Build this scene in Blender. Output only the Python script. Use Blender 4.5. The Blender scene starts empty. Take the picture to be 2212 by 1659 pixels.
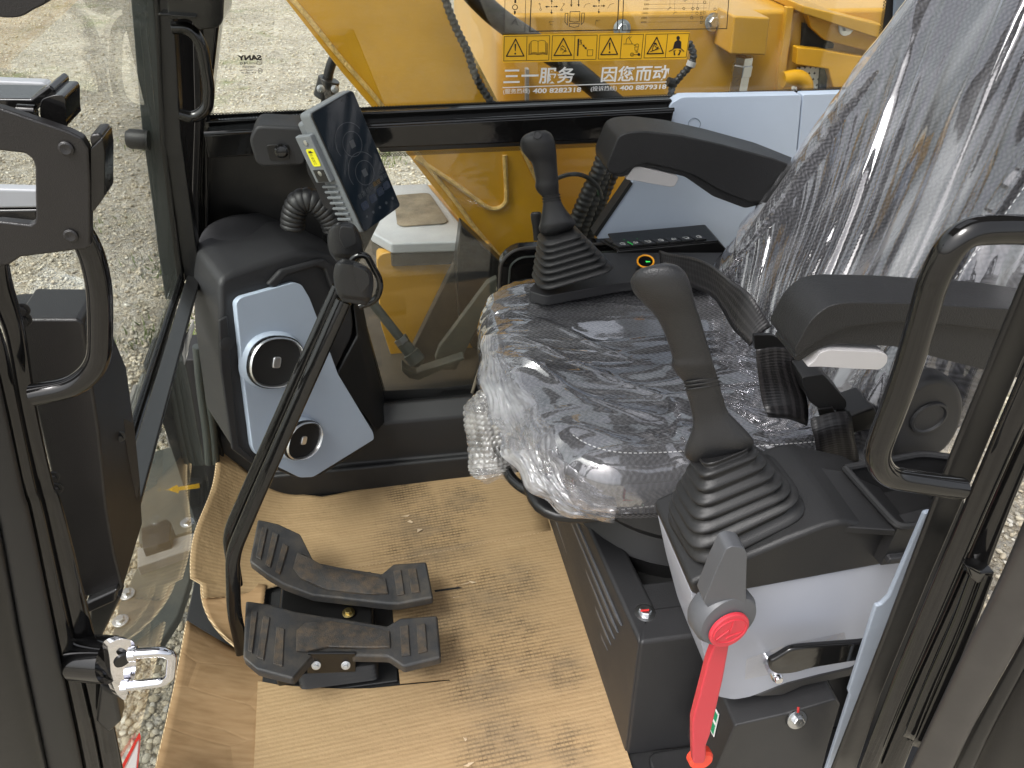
import bpy, bmesh, math, random
import numpy as np
from mathutils import Vector, Matrix

S = bpy.context.scene
COL = S.collection
random.seed(7)
RNG = np.random.default_rng(7)

# ------------------------------------------------------------------ camera
W0, H0, F = 2212.0, 1659.0, 1650.0
_t, _p, _r = math.radians(36.5), math.radians(10.0), math.radians(1.2)
CAM = np.array([0.0, 0.0, 1.3])
_f = np.array([math.sin(_p)*math.cos(_t), math.cos(_p)*math.cos(_t), -math.sin(_t)])
_rt = np.cross(_f, [0, 0, 1.0]); _rt /= np.linalg.norm(_rt)
_up = np.cross(_rt, _f)
_R = _rt*math.cos(_r) + _up*math.sin(_r)
_U = _up*math.cos(_r) - _rt*math.sin(_r)
cd = bpy.data.cameras.new('camera')
cd.sensor_width = 36.0; cd.lens = F/W0*36.0; cd.clip_start = 0.02; cd.clip_end = 2000
cam = bpy.data.objects.new('camera', cd); COL.objects.link(cam)
M3 = Matrix((tuple(_R), tuple(_U), tuple(-_f))).transposed()
cam.matrix_world = Matrix.Translation(Vector(CAM)) @ M3.to_4x4()
S.camera = cam

# ------------------------------------------------------------------ light
SUN_EL, SUN_AZ = 58.0, 238.0          # azimuth: degrees from +Y towards +X (light comes from there)
world = bpy.data.worlds.new('World'); S.world = world; world.use_nodes = True
wn = world.node_tree; wn.nodes.clear()
sky = wn.nodes.new('ShaderNodeTexSky'); sky.sky_type = 'NISHITA'; sky.sun_disc = False
sky.sun_elevation = math.radians(SUN_EL); sky.sun_rotation = math.radians(SUN_AZ)
sky.air_density = 1.0; sky.dust_density = 5.0; sky.ozone_density = 1.0
hs = wn.nodes.new('ShaderNodeHueSaturation'); hs.inputs['Saturation'].default_value = 0.28
bgn = wn.nodes.new('ShaderNodeBackground'); bgn.inputs['Strength'].default_value = 0.15
won = wn.nodes.new('ShaderNodeOutputWorld')
wn.links.new(sky.outputs[0], hs.inputs['Color']); wn.links.new(hs.outputs[0], bgn.inputs['Color'])
wn.links.new(bgn.outputs[0], won.inputs['Surface'])
sl = bpy.data.lights.new('sun', 'SUN'); sl.energy = 1.4; sl.angle = math.radians(22); sl.color = (1.0, 0.985, 0.97)
so = bpy.data.objects.new('sun', sl); COL.objects.link(so)
_az, _el = math.radians(SUN_AZ), math.radians(SUN_EL)
_sd = Vector((math.sin(_az)*math.cos(_el), math.cos(_az)*math.cos(_el), math.sin(_el)))
so.rotation_euler = _sd.to_track_quat('Z', 'Y').to_euler(); so.location = (0, -2, 4)
S.view_settings.view_transform = 'Standard'; S.view_settings.look = 'None'
S.view_settings.exposure = 0.9; S.view_settings.gamma = 1.0
S.view_settings.use_curve_mapping = False
S.render.engine = 'CYCLES'
S.cycles.use_denoising = True
S.cycles.max_bounces = 10; S.cycles.transparent_max_bounces = 24
S.cycles.diffuse_bounces = 4; S.cycles.glossy_bounces = 4
S.cycles.caustics_reflective = False; S.cycles.caustics_refractive = False

# ------------------------------------------------------------------ helpers
def ray(x, y):
    return _f + _R*(x - W0/2)/F - _U*(y - H0/2)/F
def nrm(v):
    v = np.asarray(v, float); return v/np.linalg.norm(v)
def at(x, y, X=None, Y=None, Z=None, P=None):
    """point of the cab seen at (x, y) of the photograph, on the real plane it belongs to"""
    d = ray(x, y)
    if X is not None: s = X/d[0]
    elif Y is not None: s = Y/d[1]
    elif Z is not None: s = (Z - CAM[2])/d[2]
    else: s = np.dot(P[0] - CAM, P[1])/np.dot(d, P[1])
    return CAM + d*s
def pts(l, **k):
    return [at(a[0], a[1], **k) for a in l]
def plane3(a, b, c):
    return (np.asarray(a), nrm(np.cross(np.asarray(b) - a, np.asarray(c) - a)))

def rounded(poly, r, n=4):
    """round the corners of a 2-D or 3-D polygon; r is one radius or one per corner"""
    out = []; m = len(poly); P = [np.asarray(p, float) for p in poly]
    for i in range(m):
        ri = r[i] if isinstance(r, (list, tuple)) else r
        a, b, c = P[i-1], P[i], P[(i+1) % m]
        la, lc = np.linalg.norm(a-b), np.linalg.norm(c-b)
        k = min(ri, .48*la, .48*lc)
        if k <= 0: out.append(b); continue
        p, q = b + (a-b)/la*k, b + (c-b)/lc*k
        for j in range(n+1):
            t = j/n; out.append((1-t)**2*p + 2*t*(1-t)*b + t*t*q)
    return out
def smooth(path, n=8, closed=False):
    """Catmull-Rom through the points"""
    P = [np.asarray(p, float) for p in path]; m = len(P); out = []
    seg = m if closed else m-1
    for i in range(seg):
        p1, p2 = P[i], P[(i+1) % m]
        p0 = P[i-1] if (i > 0 or closed) else 2*p1 - p2
        p3 = P[(i+2) % m] if (i+2 < m or closed) else 2*p2 - p1
        for j in range(n):
            t = j/n
            out.append(.5*(2*p1 + (p2-p0)*t + (2*p0-5*p1+4*p2-p3)*t*t + (3*p1-p0-3*p2+p3)*t**3))
    if not closed: out.append(P[-1])
    return out
def fillet(path, r, n=6):
    P = [np.asarray(p, float) for p in path]
    return [P[0]] + rounded(P, [0] + [r]*(len(P)-2) + [0], n)[1:-1] + [P[-1]] if len(P) > 2 else P

class MB:
    """collects shapes and links them as ONE mesh object"""
    def __init__(s): s.v = []; s.f = []; s.uv = None
    def add(s, vs, fs):
        o = len(s.v); s.v += [tuple(map(float, q)) for q in vs]; s.f += [tuple(i+o for i in g) for g in fs]; return s
    def prism(s, poly, vec):
        n = len(poly); vec = np.asarray(vec, float); P = [np.asarray(q, float) for q in poly]
        fs = [tuple(range(n)), tuple(range(2*n-1, n-1, -1))] + [(i, (i+1) % n, n+(i+1) % n, n+i) for i in range(n)]
        vs = P + [q + vec for q in P]
        return s.add(vs, fs)
    def rings(s, R, cap=True, closed=False):
        n = len(R[0]); vs = [q for r in R for q in r]; fs = []
        m = len(R)
        for i in range(m if closed else m-1):
            a, b = i*n, ((i+1) % m)*n
            for j in range(n):
                k = (j+1) % n; fs.append((a+j, a+k, b+k, b+j))
        if cap and not closed: fs += [tuple(range(n))[::-1], tuple(range((m-1)*n, m*n))]
        return s.add(vs, fs)
    def grid(s, G):
        nu, nv = len(G), len(G[0]); vs = [q for r in G for q in r]
        return s.add(vs, [(i*nv+j, (i+1)*nv+j, (i+1)*nv+j+1, i*nv+j+1) for i in range(nu-1) for j in range(nv-1)])
    def tube(s, path, r, n=12, cap=True, closed=False):
        P = [np.asarray(p, float) for p in path]; m = len(P); R = []
        up = None
        for i in range(m):
            if closed: t = P[(i+1) % m] - P[i-1]
            else: t = P[min(i+1, m-1)] - P[max(i-1, 0)]
            t = nrm(t)
            if up is None:
                up = np.cross(t, [0, 0, 1.0]) if abs(t[2]) < .9 else np.cross(t, [1.0, 0, 0])
            up = nrm(up - t*np.dot(up, t)); w = np.cross(t, up)
            ri = r[i] if isinstance(r, (list, tuple, np.ndarray)) else r
            R.append([P[i] + ri*(math.cos(a)*up + math.sin(a)*w) for a in np.linspace(0, 2*math.pi, n, endpoint=False)])
        return s.rings(R, cap, closed)
    def cyl(s, a, b, r, n=24, r2=None):
        return s.tube([a, b], [r, r if r2 is None else r2], n)
    def lathe(s, c, axis, prof, n=32, ref=None):
        """prof: list of (height along axis, radius)"""
        axis = nrm(axis); u = np.cross(axis, ref if ref is not None else ([0, 0, 1.0] if abs(axis[2]) < .9 else [1.0, 0, 0])); u = nrm(u); w = np.cross(axis, u)
        return s.rings([[np.asarray(c) + axis*h + rr*(math.cos(a)*u + math.sin(a)*w) for a in np.linspace(0, 2*math.pi, n, endpoint=False)] for h, rr in prof])
    def box(s, lo, hi):
        x0, y0, z0 = lo; x1, y1, z1 = hi
        return s.prism([(x0, y0, z0), (x1, y0, z0), (x1, y1, z0), (x0, y1, z0)], (0, 0, z1-z0))
    def build(s, name, mat, parent=None, bevel=0, seg=3, angle=35, smoothed=True, sub=0):
        me = bpy.data.meshes.new(name); me.from_pydata(s.v, [], s.f); me.validate()
        bm = bmesh.new(); bm.from_mesh(me); bmesh.ops.recalc_face_normals(bm, faces=bm.faces); bm.to_mesh(me); bm.free()
        if s.uv is not None:
            ul = me.uv_layers.new(name='UVMap')
            idx = np.empty(len(me.loops), int); me.loops.foreach_get('vertex_index', idx)
            ul.data.foreach_set('uv', np.asarray(s.uv, np.float32)[idx].ravel())
        me.materials.append(mat)
        o = bpy.data.objects.new(name, me); COL.objects.link(o)
        if smoothed:
            me.shade_smooth()
            if not bevel: me.set_sharp_from_angle(angle=math.radians(angle))
        if bevel:
            b = o.modifiers.new('bevel', 'BEVEL'); b.width = bevel; b.segments = seg; b.limit_method = 'ANGLE'
            b.angle_limit = math.radians(28); b.harden_normals = True; b.use_clamp_overlap = True
        if sub:
            m = o.modifiers.new('sub', 'SUBSURF'); m.levels = sub; m.render_levels = sub
        if parent is not None: attach(o, parent)
        return o
def attach(o, parent):
    o.parent = parent
    loc = np.zeros(3); p = parent
    while p is not None: loc += np.array(p.location); p = p.parent
    o.location = tuple(-loc)
def tag(o, label=None, cat=None, group=None, kind=None):
    if label: o['label'] = label
    if cat: o['category'] = cat
    if group: o['group'] = group
    if kind: o['kind'] = kind
    return o
def thing(name, label, cat, loc, group=None):
    o = bpy.data.objects.new(name, None); o.empty_display_size = .05; o.location = tuple(map(float, loc)); COL.objects.link(o)
    return tag(o, label, cat, group)

def se(n, k=2.0):
    """unit superellipse"""
    out = []
    for a in np.linspace(0, 2*math.pi, n, endpoint=False):
        c, s_ = math.cos(a), math.sin(a)
        out.append((math.copysign(abs(c)**(2/k), c), math.copysign(abs(s_)**(2/k), s_)))
    return out
def se_even(n, k=2.0):
    """superellipse with evenly spaced points"""
    P = np.array(se(4000, k)); P2 = np.vstack([P, P[:1]]); d = np.concatenate([[0], np.cumsum(np.linalg.norm(np.diff(P2, axis=0), axis=1))])
    s_ = np.linspace(0, d[-1], n, endpoint=False); return list(zip(np.interp(s_, d, P2[:, 0]), np.interp(s_, d, P2[:, 1])))
def pairloft(pairs, depth, n=24, k=2.3, sm=0, dirv=None, mb=None, **pl):
    """body whose outline is given by (left, right) pairs on a plane; depth = half thickness per ring or ratio"""
    mb = mb or MB(); A = []; 
    for i, pr in enumerate(pairs):
        kw = dict(pl)
        if len(pr) > 2 and isinstance(pr[2], dict): kw = pr[2]
        mx_, my_ = (pr[0][0]+pr[1][0])/2, (pr[0][1]+pr[1][1])/2
        c = at(mx_, my_, **kw); vd = (c, nrm(ray(mx_, my_))); l, r = at(*pr[0], P=vd), at(*pr[1], P=vd); A.append((l, r))
    if sm:
        L = smooth([a[0] for a in A], sm); Rr = smooth([a[1] for a in A], sm); A = list(zip(L, Rr))
    nA = len(A); rings = []
    for i, (l, r) in enumerate(A):
        c, h = (l+r)/2, (r-l)/2
        dv = nrm(c - CAM) if dirv is None else nrm(dirv)
        dv = nrm(dv - nrm(h)*np.dot(dv, nrm(h)))
        d = depth(i/(nA-1), np.linalg.norm(h)) if callable(depth) else depth*np.linalg.norm(h)
        rings.append([c + a*h + b*d*dv for a, b in se(n, k)])
    return mb.rings(rings)

# value noise, for wrinkles and curls
def _hash(ix, iy, seed):
    h = (ix.astype(np.int64)*374761393 + iy.astype(np.int64)*668265263 + seed*1442695041) & 0x7fffffff
    h = ((h ^ (h >> 13))*1274126177) & 0x7fffffff
    return ((h ^ (h >> 16)) & 0xffff)/65535.0
def vnoise(x, y, seed=0):
    ix, iy = np.floor(x), np.floor(y); fx, fy = x-ix, y-iy
    fx = fx*fx*fx*(fx*(fx*6-15)+10); fy = fy*fy*fy*(fy*(fy*6-15)+10)
    a, b = _hash(ix, iy, seed), _hash(ix+1, iy, seed); c, d = _hash(ix, iy+1, seed), _hash(ix+1, iy+1, seed)
    return (a*(1-fx)+b*fx)*(1-fy) + (c*(1-fx)+d*fx)*fy
def fbm(x, y, seed=0, o=4):
    s_ = 0; a = .5
    for i in range(o): s_ = s_ + a*vnoise(x*2**i, y*2**i, seed+i*17); a *= .5
    return s_
def ridge(x, y, seed=0):
    d = 2*vnoise(x, y, seed) - 1; return 1 - (np.sqrt(d*d + .012) - .11)/.9

# ------------------------------------------------------------------ materials
MATS = {}
def nodes(name):
    m = bpy.data.materials.new(name); m.use_nodes = True; nt = m.node_tree
    b = nt.nodes['Principled BSDF']; return m, nt, b
def N(nt, t, **kw):
    n = nt.nodes.new(t)
    for k, v in kw.items():
        if k.startswith('_'): setattr(n, k[1:], v)
        else: n.inputs[k.replace('__', ' ')].default_value = v
    return n
def L(nt, a, b): nt.links.new(a, b)
def ramp(nt, src, stops):
    r = nt.nodes.new('ShaderNodeValToRGB'); e = r.color_ramp.elements
    while len(e) < len(stops): e.new(.5)
    for el, (p, c) in zip(e, stops): el.position = p; el.color = (*c, 1) if len(c) == 3 else c
    L(nt, src, r.inputs[0]); return r.outputs[0]
def pmat(name, color, rough=.5, metal=0, grain=0, gscale=900, wob=0, wscale=25, var=.12, vscale=9, spec=.5, dust=0, dustc=(.35, .3, .24), coat=0):
    m, nt, b = nodes(name)
    tc = N(nt, 'ShaderNodeTexCoord'); oc = tc.outputs['Object']
    n1 = N(nt, 'ShaderNodeTexNoise', Scale=vscale, Detail=6.0, Roughness=.6); L(nt, oc, n1.inputs['Vector'])
    mr = N(nt, 'ShaderNodeMapRange'); L(nt, n1.outputs[0], mr.inputs[0])
    mr.inputs[1].default_value = .3; mr.inputs[2].default_value = .7; mr.inputs[3].default_value = 1-var; mr.inputs[4].default_value = 1+var
    mx = N(nt, 'ShaderNodeMix', _data_type='RGBA', _blend_type='MULTIPLY'); mx.inputs[0].default_value = 1
    mx.inputs[6].default_value = (*color, 1); L(nt, mr.outputs[0], mx.inputs[7])
    col = mx.outputs[2]
    if dust:
        n3 = N(nt, 'ShaderNodeTexNoise', Scale=vscale*1.7, Detail=8.0, Roughness=.7); L(nt, oc, n3.inputs['Vector'])
        m3 = N(nt, 'ShaderNodeMapRange'); L(nt, n3.outputs[0], m3.inputs[0]); m3.inputs[1].default_value = .42; m3.inputs[2].default_value = .75; m3.inputs[4].default_value = dust
        x2 = N(nt, 'ShaderNodeMix', _data_type='RGBA'); L(nt, m3.outputs[0], x2.inputs[0]); L(nt, col, x2.inputs[6]); x2.inputs[7].default_value = (*dustc, 1); col = x2.outputs[2]
    L(nt, col, b.inputs['Base Color'])
    b.inputs['Metallic'].default_value = metal; b.inputs['Specular IOR Level'].default_value = spec
    m4 = N(nt, 'ShaderNodeMapRange'); L(nt, n1.outputs[0], m4.inputs[0]); m4.inputs[3].default_value = max(.02, rough*.8); m4.inputs[4].default_value = min(1, rough*1.2)
    L(nt, m4.outputs[0], b.inputs['Roughness'])
    if coat: b.inputs['Coat Weight'].default_value = coat; b.inputs['Coat Roughness'].default_value = .05
    last = None
    if grain:
        v = N(nt, 'ShaderNodeTexVoronoi', Scale=gscale); L(nt, oc, v.inputs['Vector'])
        bp = N(nt, 'ShaderNodeBump', Strength=grain, Distance=.0006); L(nt, v.outputs[0], bp.inputs['Height']); last = bp.outputs[0]
    if wob:
        n2 = N(nt, 'ShaderNodeTexNoise', Scale=wscale, Detail=2.0); L(nt, oc, n2.inputs['Vector'])
        b2 = N(nt, 'ShaderNodeBump', Strength=wob, Distance=.004); L(nt, n2.outputs[0], b2.inputs['Height'])
        if last is not None: L(nt, last, b2.inputs['Normal'])
        last = b2.outputs[0]
    if last is not None: L(nt, last, b.inputs['Normal'])
    MATS[name] = m; return m

gloss_black = pmat('gloss_black_paint', (.006, .0058, .0058), .09, wob=.06, wscale=40, spec=.55)
satin_black = pmat('satin_black_paint', (.009, .0088, .009), .30, wob=.05, wscale=60, grain=.10, gscale=1500)
black_plastic = pmat('black_textured_plastic', (.0115, .0115, .0122), .5, grain=.35, gscale=1100)
dark_plastic = pmat('dark_grey_textured_plastic', (.020, .020, .0215), .52, grain=.35, gscale=900)
arm_plastic = pmat('grained_armrest_foam', (.0100, .0100, .0106), .50, grain=.7, gscale=620)
grip_plastic = pmat('grained_grip_rubber', (.0165, .0168, .0182), .42, grain=.55, gscale=750)
rubber = pmat('black_rubber', (.014, .014, .0145), .44, grain=.25, gscale=1300)
matte_black = pmat('matte_black', (.008, .008, .008), .7)
cover_brown = pmat('matte_black_sheet_metal', (.011, .010, .010), .36, grain=.25, gscale=1500)
blue_plastic = pmat('pale_blue_grey_plastic', (.43, .50, .60), .42, grain=.12, gscale=1400, var=.03)
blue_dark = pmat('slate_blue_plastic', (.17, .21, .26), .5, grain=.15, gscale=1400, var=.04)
lav_plastic = pmat('lavender_grey_plastic', (.335, .355, .41), .36, grain=.10, gscale=1400, var=.03)
grey_plastic = pmat('mid_grey_plastic', (.165, .178, .188), .45, grain=.12, gscale=1400, var=.05)
light_grey = pmat('light_grey_plastic', (.42, .41, .41), .32, var=.04)
pale_reflection = pmat('pale_grey_reflection', (.33, .345, .365), .35, var=.06)  # light tone of a reflection, for the two pale bracket bars
yellow = pmat('machine_yellow_paint', (.50, .265, .026), .30, wob=.05, wscale=14, var=.10, vscale=5, dust=.10, dustc=(.45, .30, .12))
yellow_dull = pmat('dusty_yellow_paint', (.62, .315, .009), .36, wob=.05, wscale=14, var=.14, vscale=5, dust=.12, dustc=(.38, .27, .12))
weld = pmat('painted_weld_bead', (.62, .41, .13), .45, wob=.8, wscale=160, var=.3, vscale=60)
yellow_sign = pmat('sign_yellow', (.83, .46, .015), .45, var=.03)
yellow_tag = pmat('bright_yellow_label', (.80, .75, .02), .5, var=.02)
ink = pmat('black_ink', (.012, .008, .008), .5, var=.02)
white_ink = pmat('white_ink', (.78, .78, .77), .5, var=.02)
red_ink = pmat('red_ink', (.62, .03, .03), .5, var=.02)
green_ink = pmat('green_ink', (.0, .26, .11), .5, var=.03)
red_plastic = pmat('red_plastic', (.50, .034, .05), .42, grain=.1, gscale=1400, var=.06)
orange_red = pmat('orange_red_plastic', (.75, .06, .03), .4, var=.06)
handle_grey = pmat('slate_grey_handle_plastic', (.075, .078, .085), .42, grain=.1, gscale=1400, var=.08)
chrome = pmat('chrome', (.72, .72, .75), .08, metal=1, wob=.05, wscale=90, var=.04)
bright_ring = pmat('bright_satin_chrome', (.95, .95, .96), .30, metal=1, var=.02)
steel = pmat('zinc_plated_steel', (.62, .63, .64), .28, metal=1, wob=.1, wscale=120, var=.1)
raw_steel = pmat('dusty_steel', (.26, .25, .235), .55, wob=.3, wscale=60, var=.2, dust=.5, dustc=(.36, .33, .28))
deck = pmat('dusty_brown_deck', (.040, .032, .022), .6, wob=.25, wscale=30, var=.3, vscale=4, dust=.4, dustc=(.10, .08, .05))
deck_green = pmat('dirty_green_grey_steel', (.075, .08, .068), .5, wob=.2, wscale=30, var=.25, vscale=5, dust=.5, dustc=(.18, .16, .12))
grey_top = pmat('grey_cover_plate', (.40, .42, .44), .4, var=.12, vscale=7, dust=.3, dustc=(.5, .5, .48))
grip_pad = pmat('worn_brown_grip_pad', (.17, .14, .095), .7, grain=1, gscale=350, var=.4, vscale=14, dust=.6, dustc=(.32, .28, .2))
strap_mat = pmat('woven_black_belt', (.016, .0152, .016), .40, var=.05, grain=.6, gscale=700)
tan_edge = pmat('dull_beige_edge', (.23, .2, .15), .5, var=.1)
gasket = pmat('grey_green_rubber_gasket', (.045, .052, .048), .42, wob=.25, wscale=55, var=.1)
tube_rubber = pmat('grey_brown_rubber_seal', (.034, .031, .029), .4, wob=.05, wscale=40, var=.1, dust=.12, dustc=(.12, .11, .1))
green_led = None
def emit(name, c, s):
    m, nt, b = nodes(name); b.inputs['Base Color'].default_value = (*[x*.3 for x in c], 1)
    b.inputs['Emission Color'].default_value = (*c, 1); b.inputs['Emission Strength'].default_value = s; return m
green_led = emit('green_lamp', (.05, .9, .15), .45)

def thin_fresnel(nt, ior=1.5):
    """reflection of a thin sheet: the same from both faces"""
    ge = N(nt, 'ShaderNodeNewGeometry'); mr = N(nt, 'ShaderNodeMapRange'); L(nt, ge.outputs['Backfacing'], mr.inputs[0])
    mr.inputs[3].default_value = ior; mr.inputs[4].default_value = 1/ior
    fr = N(nt, 'ShaderNodeFresnel'); L(nt, mr.outputs[0], fr.inputs['IOR']); return fr
def glass_mat(name, tint=(.93, .95, .93), ior=1.5, boost=1.0):
    m = bpy.data.materials.new(name); m.use_nodes = True; nt = m.node_tree; nt.nodes.clear()
    out = N(nt, 'ShaderNodeOutputMaterial'); mx = N(nt, 'ShaderNodeMixShader')
    tr = N(nt, 'ShaderNodeBsdfTransparent'); tr.inputs[0].default_value = (*tint, 1)
    gl = N(nt, 'ShaderNodeBsdfGlossy', Roughness=.01); gl.inputs[0].default_value = (boost, boost, boost, 1)
    fr = thin_fresnel(nt, ior)
    tc = N(nt, 'ShaderNodeTexCoord'); no = N(nt, 'ShaderNodeTexNoise', Scale=3.0, Detail=1.0); L(nt, tc.outputs['Object'], no.inputs['Vector'])
    bp = N(nt, 'ShaderNodeBump', Strength=.03, Distance=.02); L(nt, no.outputs[0], bp.inputs['Height']); L(nt, bp.outputs[0], gl.inputs['Normal'])
    L(nt, fr.outputs[0], mx.inputs[0]); L(nt, tr.outputs[0], mx.inputs[1]); L(nt, gl.outputs[0], mx.inputs[2]); L(nt, mx.outputs[0], out.inputs[0])
    return m
glass = glass_mat('clear_tempered_glass')
glass_front = glass_mat('clear_front_glass', ior=1.32)
glass_dusty = None
def haze_film(name, haze=.05, hc=(.75, .73, .68), tint=(.9, .92, .9), gr=.01):
    """glass or clear plastic with a little dust or milkiness on it"""
    m = bpy.data.materials.new(name); m.use_nodes = True; nt = m.node_tree; nt.nodes.clear()
    out = N(nt, 'ShaderNodeOutputMaterial'); mx = N(nt, 'ShaderNodeMixShader'); m2 = N(nt, 'ShaderNodeMixShader')
    tr = N(nt, 'ShaderNodeBsdfTransparent'); tr.inputs[0].default_value = (*tint, 1)
    gl = N(nt, 'ShaderNodeBsdfGlossy', Roughness=gr); fr = thin_fresnel(nt)
    df = N(nt, 'ShaderNodeBsdfDiffuse'); df.inputs[0].default_value = (*hc, 1)
    tc = N(nt, 'ShaderNodeTexCoord'); no = N(nt, 'ShaderNodeTexNoise', Scale=7.0, Detail=8.0, Roughness=.65); L(nt, tc.outputs['Object'], no.inputs['Vector'])
    mr = N(nt, 'ShaderNodeMapRange'); L(nt, no.outputs[0], mr.inputs[0]); mr.inputs[1].default_value = .35; mr.inputs[2].default_value = .75; mr.inputs[3].default_value = haze*.4; mr.inputs[4].default_value = haze*1.8
    L(nt, mr.outputs[0], m2.inputs[0]); L(nt, tr.outputs[0], m2.inputs[1]); L(nt, df.outputs[0], m2.inputs[2])
    L(nt, fr.outputs[0], mx.inputs[0]); L(nt, m2.outputs[0], mx.inputs[1]); L(nt, gl.outputs[0], mx.inputs[2]); L(nt, mx.outputs[0], out.inputs[0])
    return m
glass_dusty = haze_film('dusty_tempered_glass', .010)

def frit_mat():
    """printed dot screen: round black dots on clear glass, from UV in metres (u along, v across 0..1)"""
    m = bpy.data.materials.new('printed_dot_screen'); m.use_nodes = True; nt = m.node_tree; nt.nodes.clear()
    out = N(nt, 'ShaderNodeOutputMaterial'); mx = N(nt, 'ShaderNodeMixShader')
    tr = N(nt, 'ShaderNodeBsdfTransparent'); df = N(nt, 'ShaderNodeBsdfPrincipled', Roughness=.4); df.inputs['Base Color'].default_value = (.008, .008, .008, 1)
    uv = N(nt, 'ShaderNodeUVMap'); vo = N(nt, 'ShaderNodeTexVoronoi', _voronoi_dimensions='2D', Scale=260.0, Randomness=0.0); 
    mp = N(nt, 'ShaderNodeMapping'); mp.inputs['Rotation'].default_value = (0, 0, math.radians(45)); L(nt, uv.outputs[0], mp.inputs[0]); L(nt, mp.outputs[0], vo.inputs['Vector'])
    lt = N(nt, 'ShaderNodeMath', _operation='GREATER_THAN'); L(nt, vo.outputs['Distance'], lt.inputs[0]); lt.inputs[1].default_value = .36
    L(nt, lt.outputs[0], mx.inputs[0]); L(nt, tr.outputs[0], mx.inputs[1]); L(nt, df.outputs[0], mx.inputs[2]); L(nt, mx.outputs[0], out.inputs[0])
    return m
frit_dots = frit_mat()
def strip(a, b, w, name, mat, parent, off=(0, -.003, 0), wv=None):
    """flat band printed on a pane along a-b, w = offset vector across"""
    a, b, w, off = map(lambda q: np.asarray(q, float), (a, b, w, off)); Lm = np.linalg.norm(b-a); wm = np.linalg.norm(w)
    mb = MB(); mb.add([a+off, b+off, b+w+off, a+w+off], [(0, 1, 2, 3)]); mb.uv = [(0, 0), (Lm, 0), (Lm, wm), (0, wm)]
    return mb.build(name, mat, parent, smoothed=False)

def decal_mat(name, c):
    m = bpy.data.materials.new(name); m.use_nodes = True; nt = m.node_tree; nt.nodes.clear(); o = N(nt, 'ShaderNodeOutputMaterial'); mx = N(nt, 'ShaderNodeMixShader')
    a = N(nt, 'ShaderNodeBsdfDiffuse'); a.inputs[0].default_value = (*c, 1); b = N(nt, 'ShaderNodeBsdfTranslucent'); b.inputs[0].default_value = (*c, 1)
    mx.inputs[0].default_value = .5; L(nt, a.outputs[0], mx.inputs[1]); L(nt, b.outputs[0], mx.inputs[2]); L(nt, mx.outputs[0], o.inputs[0]); return m
def text(body, origin, du, dv, size, mat, name, parent=None, bold=0.0, mirror=False, width=None, lift=.0006):
    """lettering as flat mesh; origin = lower left, du right, dv up"""
    c = bpy.data.curves.new(name, 'FONT'); c.body = body; c.size = 1.0; c.offset = bold; c.resolution_u = 3
    o = bpy.data.objects.new(name, c); COL.objects.link(o)
    dg = bpy.context.evaluated_depsgraph_get(); me = bpy.data.meshes.new_from_object(o.evaluated_get(dg)); me.name = name
    bpy.data.objects.remove(o)
    du, dv = nrm(du), nrm(dv); nn = np.cross(du, dv)
    co = np.empty(len(me.vertices)*3, np.float32); me.vertices.foreach_get('co', co); co = co.reshape(-1, 3)
    x0, x1 = co[:, 0].min(), co[:, 0].max()
    sx = size if width is None else width/(x1-x0)
    X = (co[:, 0]-x0)*sx
    if mirror: X = (x1-x0)*sx - X
    out = np.asarray(origin) + X[:, None]*du + (co[:, 1]*size)[:, None]*dv + nn*lift
    me.vertices.foreach_set('co', out.astype(np.float32).ravel()); me.update()
    me.materials.clear(); me.materials.append(mat)
    o = bpy.data.objects.new(name, me); COL.objects.link(o)
    if parent is not None: attach(o, parent)
    return o

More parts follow.
